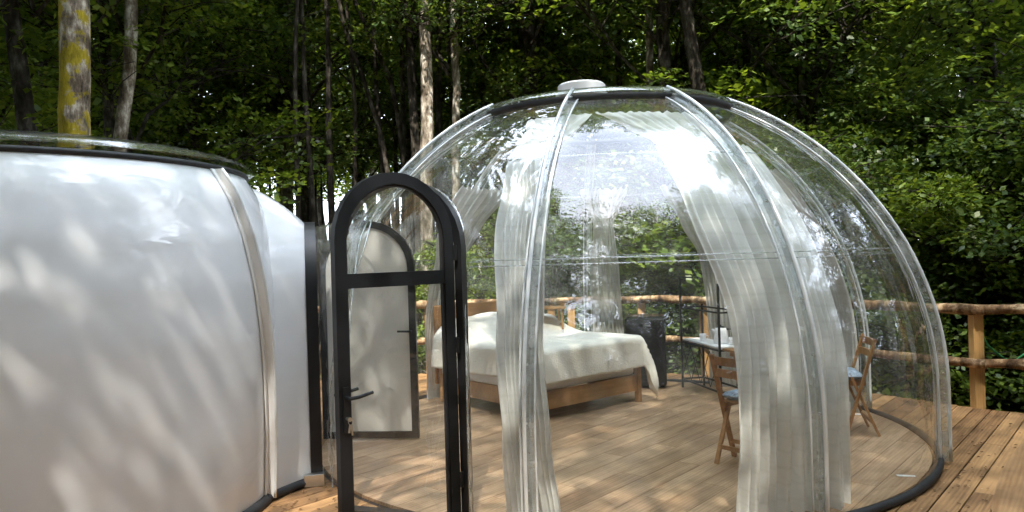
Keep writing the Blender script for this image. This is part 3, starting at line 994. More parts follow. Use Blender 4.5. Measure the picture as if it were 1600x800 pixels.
def arch(w, h, n=16):
    pts = [(-w, z * (h - w) / 8) for z in range(8)]
    pts += [(-w * math.cos(math.pi * i / n), h - w + w * math.sin(math.pi * i / n)) for i in range(n + 1)]
    pts += [(w, z * (h - w) / 8) for z in range(7, -1, -1)]
    return pts
def in_arch(l, z, w, h):
    if abs(l) > w or z > h: return False
    return z < h - w or l * l + (z - h + w) ** 2 < w * w
def to_dome(p, d):
    q = p - C; r_ = dr(p.z); b = q.x * d.x + q.y * d.y; cc = q.x ** 2 + q.y ** 2 - r_ * r_
    disc = b * b - cc
    return p + d * (-b - math.sqrt(max(0, disc)))

PD = Vector((-0.03, 1.0, 0)).normalized()
TW, TH, PW, PH = 0.66, 2.0, 0.435, 2.14
def cut(p):
    q = p - RC; d = q.dot(TA)
    if -0.5 < d < 1.6 and in_arch(q.dot(TN), p.z, TW, TH): return True
    q = p - FC
    l = (q.x * PD.y - q.y * PD.x) / (FW.x * PD.y - FW.y * PD.x); d = (q.y - l * FW.y) / PD.y
    return -0.5 < d < 2.0 and in_arch(l, p.z, PW, PH)

dome = empty('clear_dome_tent', C, 'large transparent bubble dome with bed and curtains inside on the deck', 'dome tent')
SEAMS = [-149, -107.5, -70, -29, 11, 51, 88, 131, 171]
for i, a0 in enumerate(SEAMS):
    a1 = SEAMS[(i + 1) % 9]
    if a1 < a0: a1 += 360
    rows = []
    zs = zlist(30)
    na = 24
    sag = 0.012
    for z in zs:
        row = []
        for k in range(na + 1):
            u = k / na
            row.append(dp(a0 + (a1 - a0) * u, z, -sag * (0 if z < 0.1 else 1) * math.sin(math.pi * u) * min(1, z)))
        rows.append(row)
    mb = MB().grid(rows)
    mb.f = [f for f in mb.f if not cut(sum((mb.v[j] for j in f), Vector()) / 4)]
    used_v = sorted({j for f in mb.f for j in f}); mp_ = {j: n_ for n_, j in enumerate(used_v)}
    mb.v = [mb.v[j] for j in used_v]; mb.f = [tuple(mp_[j] for j in f) for f in mb.f]
    mb.build('clear_panel', M['film_w'] if i in (0, 8) else M['film'], dome, smooth=True)

def zs_for(a):
    zs = zlist(26, 0.02, ZTOP + 0.02)
    out = [z for z in zs if not cut(dp(a, z))]
    return out
for i, a in enumerate(SEAMS):
    zs = zs_for(a)
    wdeg = 1.0
    fin = 0.070
    # flat welded band and upright fin with a rounded bead along its edge
    rows = []
    for z in zs:
        k = RD / max(0.6, dr(z))
        rows.append([dp(a - wdeg * k, z, 0.004), dp(a - .12 * k, z, 0.006), dp(a - .06 * k, z, fin), dp(a + .06 * k, z, fin), dp(a + .12 * k, z, 0.006), dp(a + wdeg * k, z, 0.004)])
    fl = MB().grid(rows).build('seam_flange', M['flange'], dome, smooth=False)
    MB().tube([dp(a, z, fin) for z in zs], 0.012, 10).build('bead', M['bead'], fl, smooth=True)
    for s in (-1, 1):
        MB().tube([dp(a + s * wdeg * RD / max(0.6, dr(z)), z, 0.006) for z in zs], 0.007, 6).build('weld_line', M['bead'], fl, smooth=True)
    bm_ = MB()
    for z in zs[2::3]:
        p = dp(a, z, fin * 0.55); tdir = Vector((-math.sin(R(a)), math.cos(R(a)), 0))
        bm_.tube([p - tdir * 0.012, p + tdir * 0.012], 0.006, 6)
    o = bm_.build('bolt', M['steel'], fl); o['kind'] = 'stuff'

for z, off in ((1.545, -0.01), (1.58, -0.01), (2.27, -0.03)):
    pts = [dp(a, z, off) for a in range(-118, 208, 3) if not cut(dp(a, z))]
    MB().tube(pts, 0.0040, 6, closed=False).build('hoop', M['flange'], dome, smooth=True)
# base
ring_pts = [dp(a, 0.03) for a in range(-117, 185, 3)] 
MB().tube([dp(a, 0.028, 0.0) for a in range(-118, 178, 3)], 0.028, 10).build('base_ring', M['rubber'], dome, smooth=True)
# skylight
rr_ = dr(ZTOP)
MB().lathe((C.x, C.y, 0), [(rr_ - 0.03, ZTOP - 0.01), (rr_ + 0.035, ZTOP - 0.012), (rr_ + 0.040, ZTOP + 0.022), (rr_ + 0.01, ZTOP + 0.030), (rr_ - 0.04, ZTOP + 0.02), (rr_ - 0.03, ZTOP - 0.01)], 72).build('skylight_rim', M['rubber'], dome, smooth=True)
prof = [(rr_ + 0.06, ZTOP + 0.034)] + [((rr_ + 0.05) * math.cos(k / 10 * math.pi / 2), ZTOP + 0.040 + 0.13 * math.sin(k / 10 * math.pi / 2)) for k in range(0, 10)] + [(0.002, ZTOP + 0.171)]
MB().lathe((C.x, C.y, 0), prof, 72).build('skylight_cap', M['cap'], dome, smooth=True)
smooth_by_angle(MB().lathe((0.64, 6.36, ZTOP + 0.185), [(0.225, 0.0), (0.225, 0.02), (0.205, 0.024), (0.205, 0.095), (0.19, 0.108), (0.10, 0.118), (0.002, 0.12)], 40).build('roof_vent', M['whitepl'], dome), 30)

# clear tunnel to the ring
def T(l, z, d): return RC + TA * d + TN * l + Vector((0, 0, z))
rows = []
a_in = [T(l, z, 0.04) for l, z in arch(0.50, 1.88)]
a_out = [to_dome(T(l, z, 0), TA) for l, z in arch(TW, TH)]
for k in range(9):
    u = k / 8; e = u ** 1.3
    rows.append([Vector((p.x + (q.x - p.x) * u, p.y + (q.y - p.y) * u, p.z + (q.z - p.z) * e)) + TN * 0 for p, q in zip(a_in, a_out)])
MB().grid(rows).build('tunnel_sleeve', M['film_t'], dome, smooth=True)
MB().tube(a_out, 0.006, 6).build('tunnel_seam', M['flange'], dome, smooth=True)
# porch sleeve from the door frame to the dome skin
def Fp(l, z, d): return FC + FW * l + FM * d + Vector((0, 0, z))
a_in = [Fp(l, z, 0.035) for l, z in arch(0.435, 2.105)]
a_out = [to_dome(Fp(l, z, 0), PD) for l, z in arch(PW, PH)]
rows = [[p.lerp(q, k / 7) for p, q in zip(a_in, a_out)] for k in range(8)]
MB().grid(rows).build('porch_sleeve', M['film_t'], dome, smooth=True)
MB().tube(a_out, 0.005, 6).build('porch_seam', M['flange'], dome, smooth=True)

# arched frames as swept rectangles
def arch_frame(P_, w, h, t, d0, d1, closed_bottom=False):
    """frame t wide in its own plane, from depth d0 to d1; P_(l,z,d) maps to the world"""
    o_, i_ = arch(w, h), arch(w - t, h - t)
    if closed_bottom:
        i_ = [(l, max(z, t)) for l, z in i_]
    rows = [[P_(l, z, d0) for l, z in o_], [P_(l, z, d1) for l, z in o_], [P_(l, z, d1) for l, z in i_], [P_(l, z, d0) for l, z in i_], [P_(l, z, d0) for l, z in o_]]
    mb = MB().grid(rows)
    if closed_bottom:
        mb.grid([[P_(-w, 0, d0), P_(w, 0, d0)], [P_(-w, 0, d1), P_(w, 0, d1)], [P_(-w, t, d1), P_(w, t, d1)], [P_(-w, t, d0), P_(w, t, d0)], [P_(-w, 0, d0), P_(w, 0, d0)]])
    return mb
o = arch_frame(Fp, 0.435, 2.10, 0.045, -0.04, 0.04).build('door_frame', M['black'], dome); smooth_by_angle(o, 30)
MB().box(FC + Vector((0, 0, 0.015)), (0.82, 0.09, 0.03), Matrix.Rotation(math.atan2(FW.y, FW.x), 3, 'Z')).build('threshold', M['black'], dome)

# entrance door leaf, standing open towards the camera
HG = Vector((-0.362, 4.415, 0)); HD = Vector((-0.765, -0.645, 0)).normalized(); HN = Vector((-HD.y, HD.x, 0))
LW = 0.77
def Lp(l, z, d): return HG + HD * (LW / 2 + l) + HN * d + Vector((0, 0, z + 0.03))
leaf = arch_frame(Lp, LW / 2, 2.06, 0.066, -0.024, 0.024, True).build('door_leaf', M['black'], dome); smooth_by_angle(leaf, 30)
MB().grid([[Lp(-LW / 2 + .062, 1.42, -.020), Lp(LW / 2 - .062, 1.42, -.020)], [Lp(-LW / 2 + .062, 1.50, -.020), Lp(LW / 2 - .062, 1.50, -.020)], [Lp(-LW / 2 + .062, 1.50, .020), Lp(LW / 2 - .062, 1.50, .020)], [Lp(-LW / 2 + .062, 1.42, .020), Lp(LW / 2 - .062, 1.42, .020)], [Lp(-LW / 2 + .062, 1.42, -.020), Lp(LW / 2 - .062, 1.42, -.020)]]).build('crossbar', M['black'], leaf)
o = arch_frame(Lp, LW / 2 - 0.064, 2.06 - 0.064, 0.014, -0.012, 0.012).build('glazing_bead', M['rubber'], leaf)
hw = LW / 2 - 0.069
mb = MB()
pl = [(l, z) for l, z in arch(hw, 1.98, 24)]
top = [(-hw, 1.503)] + [(l, z) for l, z in pl if z > 1.503] + [(hw, 1.503)]
mb.add([Lp(l, z, 0) for l, z in top], [tuple(range(len(top)))])
mb.build('upper_pane', M['glass'], leaf, solid=0)
MB().add([Lp(-hw, .088, 0), Lp(hw, .088, 0), Lp(hw, 1.417, 0), Lp(-hw, 1.417, 0)], [(0, 1, 2, 3)]).build('lower_pane', M['glass'], leaf)
for hz in (0.25, 1.05, 1.60):
    MB().tube([Lp(-LW / 2 - 0.008, hz - .045, .03), Lp(-LW / 2 - 0.008, hz + .045, .03)], 0.010, 8).build('hinge', M['black'], leaf)
sc_ = MB()
for z in [0.2 + 0.28 * k for k in range(6)]:
    for l in (-LW / 2 + .018, LW / 2 - .018):
        for s in (-1, 1): sc_.tube([Lp(l, z, s * .0235), Lp(l, z, s * .0255)], 0.004, 6)
o = sc_.build('screw', M['black'], leaf); o['kind'] = 'stuff'
# handle: plate, neck and lever, both sides; camera looks at the side of +HN or -HN
side = -1 if (Vector((0, 0, 0)) - HG).dot(HN) < 0 else 1
lx = LW / 2 - 0.036
mb = MB()
for s in (side, -side):
    mb.bar(Lp(lx, 0.66, s * 0.033), Lp(lx, 0.90, s * 0.033), 0.032, 0.010, up=HN)
    mb.tube([Lp(lx, 0.845, s * 0.035), Lp(lx, 0.845, s * 0.085)], 0.011, 8)
    mb.tube([Lp(lx + 0.005, 0.845, s * 0.080), Lp(lx - 0.05, 0.848, s * 0.085), Lp(lx - 0.135, 0.862, s * 0.082)], [0.011, 0.010, 0.009], 8)
mb.build('door_handle', M['black'], leaf, smooth=False)
mb = MB()
kz = 0.735
mb.tube([Lp(lx, kz, side * 0.037), Lp(lx, kz, side * 0.060)], 0.009, 10)
mb.tube([Lp(lx, kz, side * 0.060), Lp(lx, kz, side * 0.075)], 0.012, 10)
ringp = [Lp(lx - .004 + 0.014 * math.cos(q), kz - 0.014 + 0.014 * math.sin(q), side * 0.073) for q in [k * math.pi / 5 for k in range(10)]]
mb.tube(ringp, 0.0015, 5, closed=True)
mb.bar(Lp(lx - .006, kz - 0.028, side * .073), Lp(lx - .012, kz - 0.085, side * .073), 0.009, 0.003, up=HN)
mb.bar(Lp(lx - .002, kz - 0.028, side * .070), Lp(lx + .006, kz - 0.070, side * .070), 0.012, 0.003, up=HN)
mb.build('key_bunch', M['steel'], leaf)

# ------------------------------------------------------------------ white dome
W = Vector((-3.24, 4.90, 0))
WP = [(1.545, 0.03), (1.56, 0.2), (1.585, 0.5), (1.605, 0.85), (1.615, 1.2), (1.605, 1.5), (1.57, 1.78), (1.515, 2.0), (1.465, 2.11), (1.41, 2.20)]
def wr(z):
    for (r0, z0), (r1, z1) in zip(WP[:-1], WP[1:]):
        if z <= z1:
            k = max(0, (z - z0) / (z1 - z0)); return r0 + (r1 - r0) * k
    return WP[-1][0]
wd = empty('white_dome_tent', W, 'glossy opaque white vinyl bubble dome at the left of the deck', 'dome tent')
def seam_shift(z): return 4 - 13 * (z / 2.2) ** 1.2
WS = [-2, -68, -140, 148, 77]
def wcut(p):
    q = p - RC; return q.dot(TA) > -0.75 and q.dot(TA) < 0.4 and in_arch(q.dot(TN), p.z, 0.62, 1.9)
zz = [0.03 + (2.2 - 0.03) * k / 36 for k in range(37)]
for i, a0 in enumerate(WS):
    a1 = WS[(i + 1) % 5]
    if a1 > a0: a1 -= 360
    rows = []
    for z in zz:
        sh = seam_shift(z)
        rows.append([W + Vector((wr(z) * math.cos(R(sh + a0 + (a1 - a0) * k / 30)), wr(z) * math.sin(R(sh + a0 + (a1 - a0) * k / 30)), z)) for k in range(31)])
    mb = MB().grid(rows)
    mb.f = [f for f in mb.f if not wcut(sum((mb.v[j] for j in f), Vector()) / 4)]
    mb.build('shell_panel', M['shell'], wd, smooth=True)
for a in WS:
    if a == 77: continue
    def fr_(z):
        ra = R(a + seam_shift(z)); e = Vector((math.cos(ra), math.sin(ra), 0)); return e, Vector((-e.y, e.x, 0))
    zs = [z for z in zz if not wcut(W + fr_(z)[0] * wr(z) + Vector((0, 0, z)))]
    rows = [(lambda e, tt_: [W + e * (wr(z) + .004) + tt_ * -.045 + Vector((0, 0, z)), W + e * (wr(z) + .012) + tt_ * -.040 + Vector((0, 0, z)), W + e * (wr(z) + .012) + tt_ * -.006 + Vector((0, 0, z)), W + e * (wr(z) + .060) + tt_ * -.003 + Vector((0, 0, z)),
             W + e * (wr(z) + .060) + tt_ * .003 + Vector((0, 0, z)), W + e * (wr(z) + .006) + tt_ * .006 + Vector((0, 0, z)), W + e * (wr(z) + .004) + tt_ * .045 + Vector((0, 0, z))])(*fr_(z)) for z in zs]
    fl = MB().grid(rows).build('seam_flange', M['whitepl'], wd)
    MB().tube([W + fr_(z)[0] * (wr(z) + .062) + Vector((0, 0, z)) for z in zs], 0.010, 8).build('bead', M['bead'], fl, smooth=True)
MB().lathe(W, [(1.50, 0.0), (1.585, 0.0), (1.59, 0.03), (1.565, 0.06), (1.51, 0.065)], 80).build('base_ring', M['rubber'], wd, smooth=True)
MB().lathe(W, [(1.36, 2.195), (1.418, 2.197), (1.428, 2.212), (1.418, 2.230), (1.36, 2.232)], 80).build('skylight_rim', M['rubber'], wd, smooth=True)
prof = [(1.475, 2.247)] + [(1.45 * math.cos(k / 10 * math.pi / 2), 2.252 + 0.16 * math.sin(k / 10 * math.pi / 2)) for k in range(10)] + [(0.002, 2.412)]
MB().lathe(W, prof, 80).build('skylight_cap', M['cap'], wd, smooth=True)
# white ceiling lining that shows through the skylight
# white neck towards the ring
rows = []
for k in range(13):
    d = -0.62 + 0.60 * k / 12
    e = -d
    w_ = 0.50 + 0.80 * e + 0.85 * e * e
    h_ = 1.88 + 1.05 * e - 0.75 * e * e
    rows.append([T(l, z, d) for l, z in arch(min(w_, h_ * .5), h_)] if w_ <= h_ * .5 else [T(l * w_ / (h_ * .5), z, d) for l, z in arch(h_ * .5, h_)])
mb = MB().grid(rows)
# keep what lies outside the round shell
mb.f = [f for f in mb.f if all(True for _ in f) and max((Vector((mb.v[j].x, mb.v[j].y, 0)) - W).length - wr(min(2.19, mb.v[j].z)) for j in f) > -0.02]
mb.build('neck', M['shell'], wd, smooth=True)
fo = [T(-(0.50 + 0.80 * e + 0.85 * e * e), 0.03, -e) for e in [0.05 + 0.30 * k / 8 for k in range(9)]]
MB().tube(fo, 0.032, 8).build('neck_skirt', M['rubber'], wd, smooth=True)
# black ring and white/steel foot
o = arch_frame(T, 0.535, 1.915, 0.075, -0.03, 0.05).build('tunnel_ring', M['black'], wd); smooth_by_angle(o, 30)
MB().box(T(-0.50, 0.045, -0.01), (0.14, 0.20, 0.085), Matrix.Rotation(math.atan2(TA.y, TA.x), 3, 'Z')).build('foot_plate', M['steel'], wd, bevel=0.004)
# inner door, open into the clear dome
ID = Vector((1.0, -0.08, 0)).normalized(); IN_ = Vector((-ID.y, ID.x, 0)); IC = Vector((-1.275, 6.47, 0))
def Ip(l, z, d): return IC + ID * l + IN_ * d + Vector((0, 0, z + 0.045))
inner = arch_frame(Ip, 0.425, 1.90, 0.06, -0.022, 0.022, True).build('inner_door', M['black'], wd); smooth_by_angle(inner, 30)
pl = arch(0.37, 1.845, 24)
mb = MB(); nP = len(pl)
pl = [(l, max(z, 0.05)) for l, z in pl]
mb.add([Ip(l, z, -0.008) for l, z in pl] + [Ip(l, z, 0.008) for l, z in pl], [tuple(range(nP)), tuple(range(nP, 2 * nP))[::-1]])
mb.build('panel', M['milky'], inner)
mb = MB(); mb.tube([Ip(0.385, 0.93, -.02), Ip(0.385, 0.93, -.06)], 0.009, 8); mb.tube([Ip(0.39, 0.93, -.06), Ip(0.27, 0.932, -.062)], 0.009, 8)
mb.build('handle', M['black'], inner)

# ------------------------------------------------------------------ dome floor
fl = empty('dome_floor', C, None, None); fl['kind'] = 'structure'; fl['label'] = 'round pale laminate plank floor inside the clear dome'
MB().lathe(C, [(0.01, 0.006), (2.52, 0.006), (2.53, 0.004)], 90).build('underlay', M['rubber'], fl)
FR = 2.51
pw = 0.19
t = -FR; r_i = 0
while t < FR:
    t0, t1 = max(t, -FR + 0.004) + 0.002, min(t + pw, FR - 0.004) - 0.002
    off = (r_i * 0.47) % 1.3
    s = -FR - off
    while s < FR:
        a, b = s + 0.001, s + 1.3 - 0.001
        pts_l, pts_r = [], []
        ok = True
        for k in range(7):
            tk = t0 + (t1 - t0) * k / 6
            c = math.sqrt(max(0, FR * FR - tk * tk))
            l_, r__ = max(a, -c), min(b, c)
            if r__ - l_ < 0.004: l_ = r__ = None
            pts_l.append((l_, tk)); pts_r.append((r__, tk))
        good = [k for k in range(7) if pts_l[k][0] is not None]
        if len(good) >= 2:
            outl = [pts_l[k] for k in good] + [pts_r[k] for k in good[::-1]]
            q = [Vector((C.x, C.y, 0)) + DD * u + DN * v for u, v in outl]
            n_ = len(q)
            mb = MB().add([p + Vector((0, 0, 0.032)) for p in q] + [p + Vector((0, 0, 0.010)) for p in q],
                          [tuple(range(n_))[::-1]] + [(k, (k + 1) % n_, n_ + (k + 1) % n_, n_ + k) for k in range(n_)])
            mb.build('floor_plank', M['floor'], fl)
        s += 1.3
    t += pw; r_i += 1
FZ = 0.033

# ------------------------------------------------------------------ curtains
def curtain(name, label, rows_key, npl, amp, inset=0.07, mat='curtain', nv=60, seed=0, sub=10, group='white curtains hung around the dome'):
    """rows_key: (z, az0, az1, pleat scale) from top to bottom"""
    rs = random.Random(seed)
    nu = npl * sub
    ph = [rs.uniform(-.35, .35) for _ in range(npl + 1)]
    wd_ = [rs.uniform(.6, 1.3) for _ in range(npl)]
    rows = []
    zt, zb = rows_key[0][0], rows_key[-1][0]
    for j in range(nv + 1):
        z = zt + (zb - zt) * j / nv
        for (za, a0, a1, s0), (zb_, b0, b1, s1) in zip(rows_key[:-1], rows_key[1:]):
            if z >= zb_ - 1e-6: break
        k = min(1, max(0, (za - z) / (za - zb_))); k = k * k * (3 - 2 * k)
        e0, e1, sc = a0 + (b0 - a0) * k, a1 + (b1 - a1) * k, s0 + (s1 - s0) * k
        row = []
        for i in range(nu + 1):
            u = i / nu
            f = u * npl + 1.5 * noise.noise(Vector((u * 2.6, z * 0.22, seed + 9)))
            q = int(max(0, min(npl - 1, f)))
            w = math.sin(2 * math.pi * (f + 0.25 * noise.noise(Vector((f * .7, z * 0.28, seed))))) * wd_[q]
            w = math.copysign(abs(w) ** 0.8, w) * (0.55 + 0.9 * abs(noise.noise(Vector((f * .45, z * .3, seed + 2)))) * 2)
            w += 0.16 * math.sin(2 * math.pi * f * 2.3 + z * 1.5 + seed)
            drift = 0.9 * noise.noise(Vector((u * 3, z * 0.4, seed + 5)))
            row.append(dp(e0 + (e1 - e0) * u + drift * 0.35 * sc, z, -inset - amp * sc * (1.7 + w)))
        rows.append(row)
    o = MB().grid(rows).build(name, M[mat], None, smooth=True)
    return tag(o, label, 'curtain', group)

curtain('curtain', 'wide white curtain hanging in long folds right of centre in the dome', [(2.42, -84, -57, 0.6), (2.0, -82, -58, 0.9), (1.2, -79, -60, 1.0), (0.5, -79.5, -61, 1.2), (0.036, -80, -61, 1.4)], 12, 0.038, seed=1, sub=14, nv=90)
curtain('curtain', 'narrow white curtain bunched beside the open black door', [(2.38, -119, -110, 0.8), (2.0, -116.5, -107, 1.0), (1.2, -113.5, -106, 1.0), (0.5, -112.5, -105, 1.0), (0.036, -112, -104, 1.1)], 8, 0.034, seed=2, sub=14, nv=90)
curtain('curtain', 'shaded white curtain tied narrow at the back behind the fridge', [(2.42, 92, 73, 0.9), (2.2, 89, 77, .8), (2.02, 86.5, 79.5, 0.5), (1.4, 87, 78.5, 0.9), (0.036, 87, 77.5, 1.2)], 8, 0.026, inset=0.10, mat='curtain_shade', seed=3)
curtain('curtain', 'white curtain behind the headboard seen through the open door', [(2.42, 146, 122, 0.9), (2.0, 143, 127, .8), (1.55, 139, 130, 0.6), (0.036, 139, 129, 1.1)], 8, 0.026, inset=0.10, mat='curtain_shade', seed=4)
curtain('curtain', 'white curtain hanging behind the right folding chair', [(2.42, 22, 4, 0.9), (2.0, 18, 7, .8), (1.6, 15, 8.5, 0.6), (0.036, 15, 7.5, 1.1)], 7, 0.026, inset=0.10, mat='curtain_shade', seed=5)
curtain('curtain', 'white curtain hanging behind the black rack', [(2.42, 60, 42, 0.9), (2.0, 57, 45, .8), (1.6, 54, 47, 0.6), (0.036, 54, 46.5, 1.1)], 7, 0.024, inset=0.10, mat='curtain_shade', seed=6)
GR = 'roof drapes under the skylight rim'
curtain('roof_drape', 'pleated white drape sweeping from skylight rim to the wide curtain', [(2.70, -99, -58, 0.25), (2.60, -91, -60, 1.0), (2.46, -85, -62, 1.0), (2.38, -83, -63, .8)], 12, 0.022, seed=7, group=GR, nv=30)
curtain('roof_drape', 'small white drape from skylight rim to the narrow curtain', [(2.70, -124, -100, 0.25), (2.58, -121, -104, 1.0), (2.42, -120, -110, 1.0), (2.34, -119, -111, .8)], 6, 0.022, seed=8, group=GR, nv=30)

# ------------------------------------------------------------------ bed
bed = empty('double_bed', (0.2, 6.95, FZ), 'double bed with pine frame under a cream quilt inside the dome', 'bed')
BK = Vector((0.19, 6.86, 0)); BX = Vector((1.13, 0.95, 0)).normalized(); BY = Vector((-0.95, 1.13, 0)).normalized()
BWD, BLN = 1.42, 1.60
def B(s, t, z): return BK + BX * s + BY * t + Vector((0, 0, z + FZ))
def bbar(name, a, b, w, d, mat='pine', parent=bed, up=(0, 0, 1), bev=0.006):
    return MB().bar(a, b, w, d, up).build(name, M[mat], parent, bevel=bev)
bbar('side_rail', B(0.02, .01, .20), B(0.02, BLN, .20), 0.028, 0.17)
bbar('side_rail', B(BWD - .02, .01, .20), B(BWD - .02, BLN, .20), 0.028, 0.17)
bbar('foot_rail', B(0.04, 0.0, .20), B(BWD - 0.02, 0.0, .20), 0.030, 0.17)
for s, t_ in ((0.03, 0.0), (BWD - 0.0, -0.01), (0.03, BLN - .03), (BWD, BLN - .03)):
    MB().bar(B(s, t_, 0), B(s, t_, 0.36), 0.055, 0.055, up=BX).build('leg', M['pine'], bed, bevel=0.006)
hb = MB().bar(B(-0.03, BLN + .02, 0.62), B(BWD + .05, BLN + .02, 0.62), 0.035, 0.86).build('headboard', M['pine'], bed, bevel=0.015)
MB().box(B(BWD / 2, BLN / 2, 0.44), (BWD - .02, BLN - .03, 0.32), Matrix.Rotation(math.atan2(BX.y, BX.x), 3, 'Z')).build('mattress', M['sheet'], bed, bevel=0.04)
for s in (0.37, 1.05):
    rows = []
    for j in range(9):
        v = -1 + 2 * j / 8
        rows.append([B(s + 0.30 * math.copysign(abs(u) ** .8, u), BLN - 0.24 + 0.19 * v, 0.64 + 0.13 * (1 - u ** 4) ** .5 * (1 - v ** 4) ** .5) for u in [-1 + 2 * k / 12 for k in range(13)]])
    MB().grid(rows).build('pillow', M['sheet'], bed, smooth=True)
# quilt draped over mattress and pillows
top_z = 0.69
rows = []
ns, nt_ = 90, 90
OV = 0.35
for j in range(nt_ + 1):
    t_ = -OV - 0.02 + (BLN + OV) * j / nt_
    row = []
    for i in range(ns + 1):
        s_ = -OV + (BWD + 2 * OV) * i / ns
        rv = 0.035
        cs, ct = min(max(s_, -0.02), BWD + 0.02), max(t_, -0.02)
        ds, dt = s_ - cs, t_ - ct
        d = math.hypot(ds, dt)
        z = top_z + 0.010 * noise.noise(Vector((s_ * 3, t_ * 3, 1))) + 0.004 * noise.noise(Vector((s_ * 11, t_ * 6, 7)))
        # pillows below
        pz = max(0, min(1, (t_ - (BLN - 0.85)) / 0.45))
        z += 0.24 * (pz * pz * (3 - 2 * pz)) * (0.85 + 0.25 * noise.noise(Vector((s_ * 2.2, 4, t_)))) * min(1, max(0, min(s_ + .1, BWD + .1 - s_) / 0.25))
        x, y = cs, ct
        if d > 0:
            ux, uy = ds / d, dt / d
            ang = math.atan2(dt, ds)
            sidepos = (s_ if abs(dt) > abs(ds) else t_)
            ripple = 0.022 * math.sin(sidepos * 9 + 2 * noise.noise(Vector((sidepos * 2, 0, 3)))) * min(1, d / 0.2)
            arcd = min(d, 0.08)
            out = 0.05 * math.sin(arcd / 0.08 * math.pi / 2) + ripple + 0.05 * max(0, d - .1)
            drop = (1 - math.cos(arcd / 0.08 * math.pi / 2)) * 0.05 + max(0, d - 0.08)
            if ds > 0 and dt < 0:
                k_ = min(1, min(ds, -dt) / 0.2)
                out += 0.09 * k_ + 0.03 * math.sin(math.atan2(-dt, ds) * 9) * k_; drop += 0.20 * k_
            x += ux * out; y += uy * out
            z = max(0.012, z - drop)
        row.append(B(x, y, z))
    rows.append(row)
q = MB().grid(rows).build('quilt', M['quilt'], bed, smooth=True, solid=0.012)

# tray table and glasses on the bed
TB = B(1.07, 1.02, 0.64)
tz = B(0, 0, 0.735).z
tray = empty('bed_tray', (TB.x, TB.y, tz), 'small wooden folding breakfast tray standing on the quilt', 'tray')
ta = Matrix.Rotation(0.1, 3, 'Z')
tw = Vector((TB.x, TB.y, tz))
MB().box(tw + Vector((0, 0, 0.24)), (0.42, 0.28, 0.025), ta).build('tray_top', M['pine'], tray, bevel=0.004)
for sx in (-1, 1):
    MB().box(tw + ta @ Vector((sx * .205, 0, 0.268)), (0.012, 0.28, 0.035), ta).build('tray_rim', M['pine'], tray)
    for sy in (-1, 1):
        MB().bar(tw + ta @ Vector((sx * .18, sy * .11, 0.0)), tw + ta @ Vector((sx * .17, sy * .11, 0.23)), 0.022, 0.022).build('leg', M['pine'], tray)
    MB().bar(tw + ta @ Vector((sx * .18, -.11, 0.05)), tw + ta @ Vector((sx * .18, .11, 0.05)), 0.016, 0.016).build('stretcher', M['pine'], tray)
for k, dx in enumerate((0.03, 0.13)):
    p = tw + ta @ Vector((dx, 0.0 + 0.05 * k, 0.2535))
    o = MB().lathe(p, [(0.030, 0.0), (0.034, 0.03), (0.030, 0.065), (0.010, 0.085), (0.004, 0.095), (0.004, 0.155), (0.030, 0.162), (0.030, 0.165)], 16).build('wine_glass', M['cap'], None, smooth=True)
    tag(o, ('left' if k == 0 else 'right') + ' upturned wine glass on the wooden bed tray', 'wine glass', 'glasses on the bed tray')

# ------------------------------------------------------------------ fridge
FP = Vector((1.55, 8.72, 0))
fr = empty('mini_fridge', (FP.x, FP.y, FZ), 'small black retro fridge at the foot of the bed', 'fridge', rz=R(-12))
def loc_part(mb, name, mat, parent, **k): return mb.build(name, M[mat], parent, local=True, **k)
loc_part(MB().box((0, 0.02, 0.42), (0.46, 0.42, 0.80)), 'cabinet', 'fridge', fr, bevel=0.035)
dr_ = loc_part(MB().box((0, -0.222, 0.42), (0.46, 0.055, 0.78)), 'door', 'fridge', fr, bevel=0.025)
loc_part(MB().tube([(-.20, -.25, 0.60), (-.20, -.285, 0.60), (-.08, -.285, 0.60), (-.08, -.25, 0.60)], 0.009, 8), 'handle', 'steel', dr_, smooth=True)
loc_part(MB().box((0.02, -0.2515, 0.725), (0.08, 0.004, 0.010)), 'badge', 'steel', dr_)
for sx in (-1, 1):
    loc_part(MB().box((sx * .18, -.12, 0.01), (0.04, 0.04, 0.02)), 'foot', 'black', fr)

# ------------------------------------------------------------------ rack with shelf
rk = empty('metal_rack', (2.15, 8.3, FZ), 'open black metal rack with a white shelf beside the fridge', 'rack')
ra, rb, rcc, rd = Vector((1.92, 8.50, FZ)), Vector((2.10, 7.58, FZ)), Vector((2.18, 8.56, FZ)), Vector((2.40, 7.66, FZ))
for p, h in ((ra, 1.28), (rb, 1.22), (rcc, 0.95), (rd, 0.95)):
    MB().bar(p, p + Vector((0, 0, h)), 0.022, 0.022).build('post', M['black'], rk)
for z in (0.10, 0.53, 0.92):
    for a, b in ((ra, rb), (rcc, rd), (ra, rcc), (rb, rd)):
        MB().bar(a + Vector((0, 0, z)), b + Vector((0, 0, z)), 0.016, 0.018).build('rail', M['black'], rk)
MB().bar(ra + Vector((0, 0, 1.27)), ra + Vector((.06, -.35, 1.27)), 0.016, 0.016).build('rail', M['black'], rk)
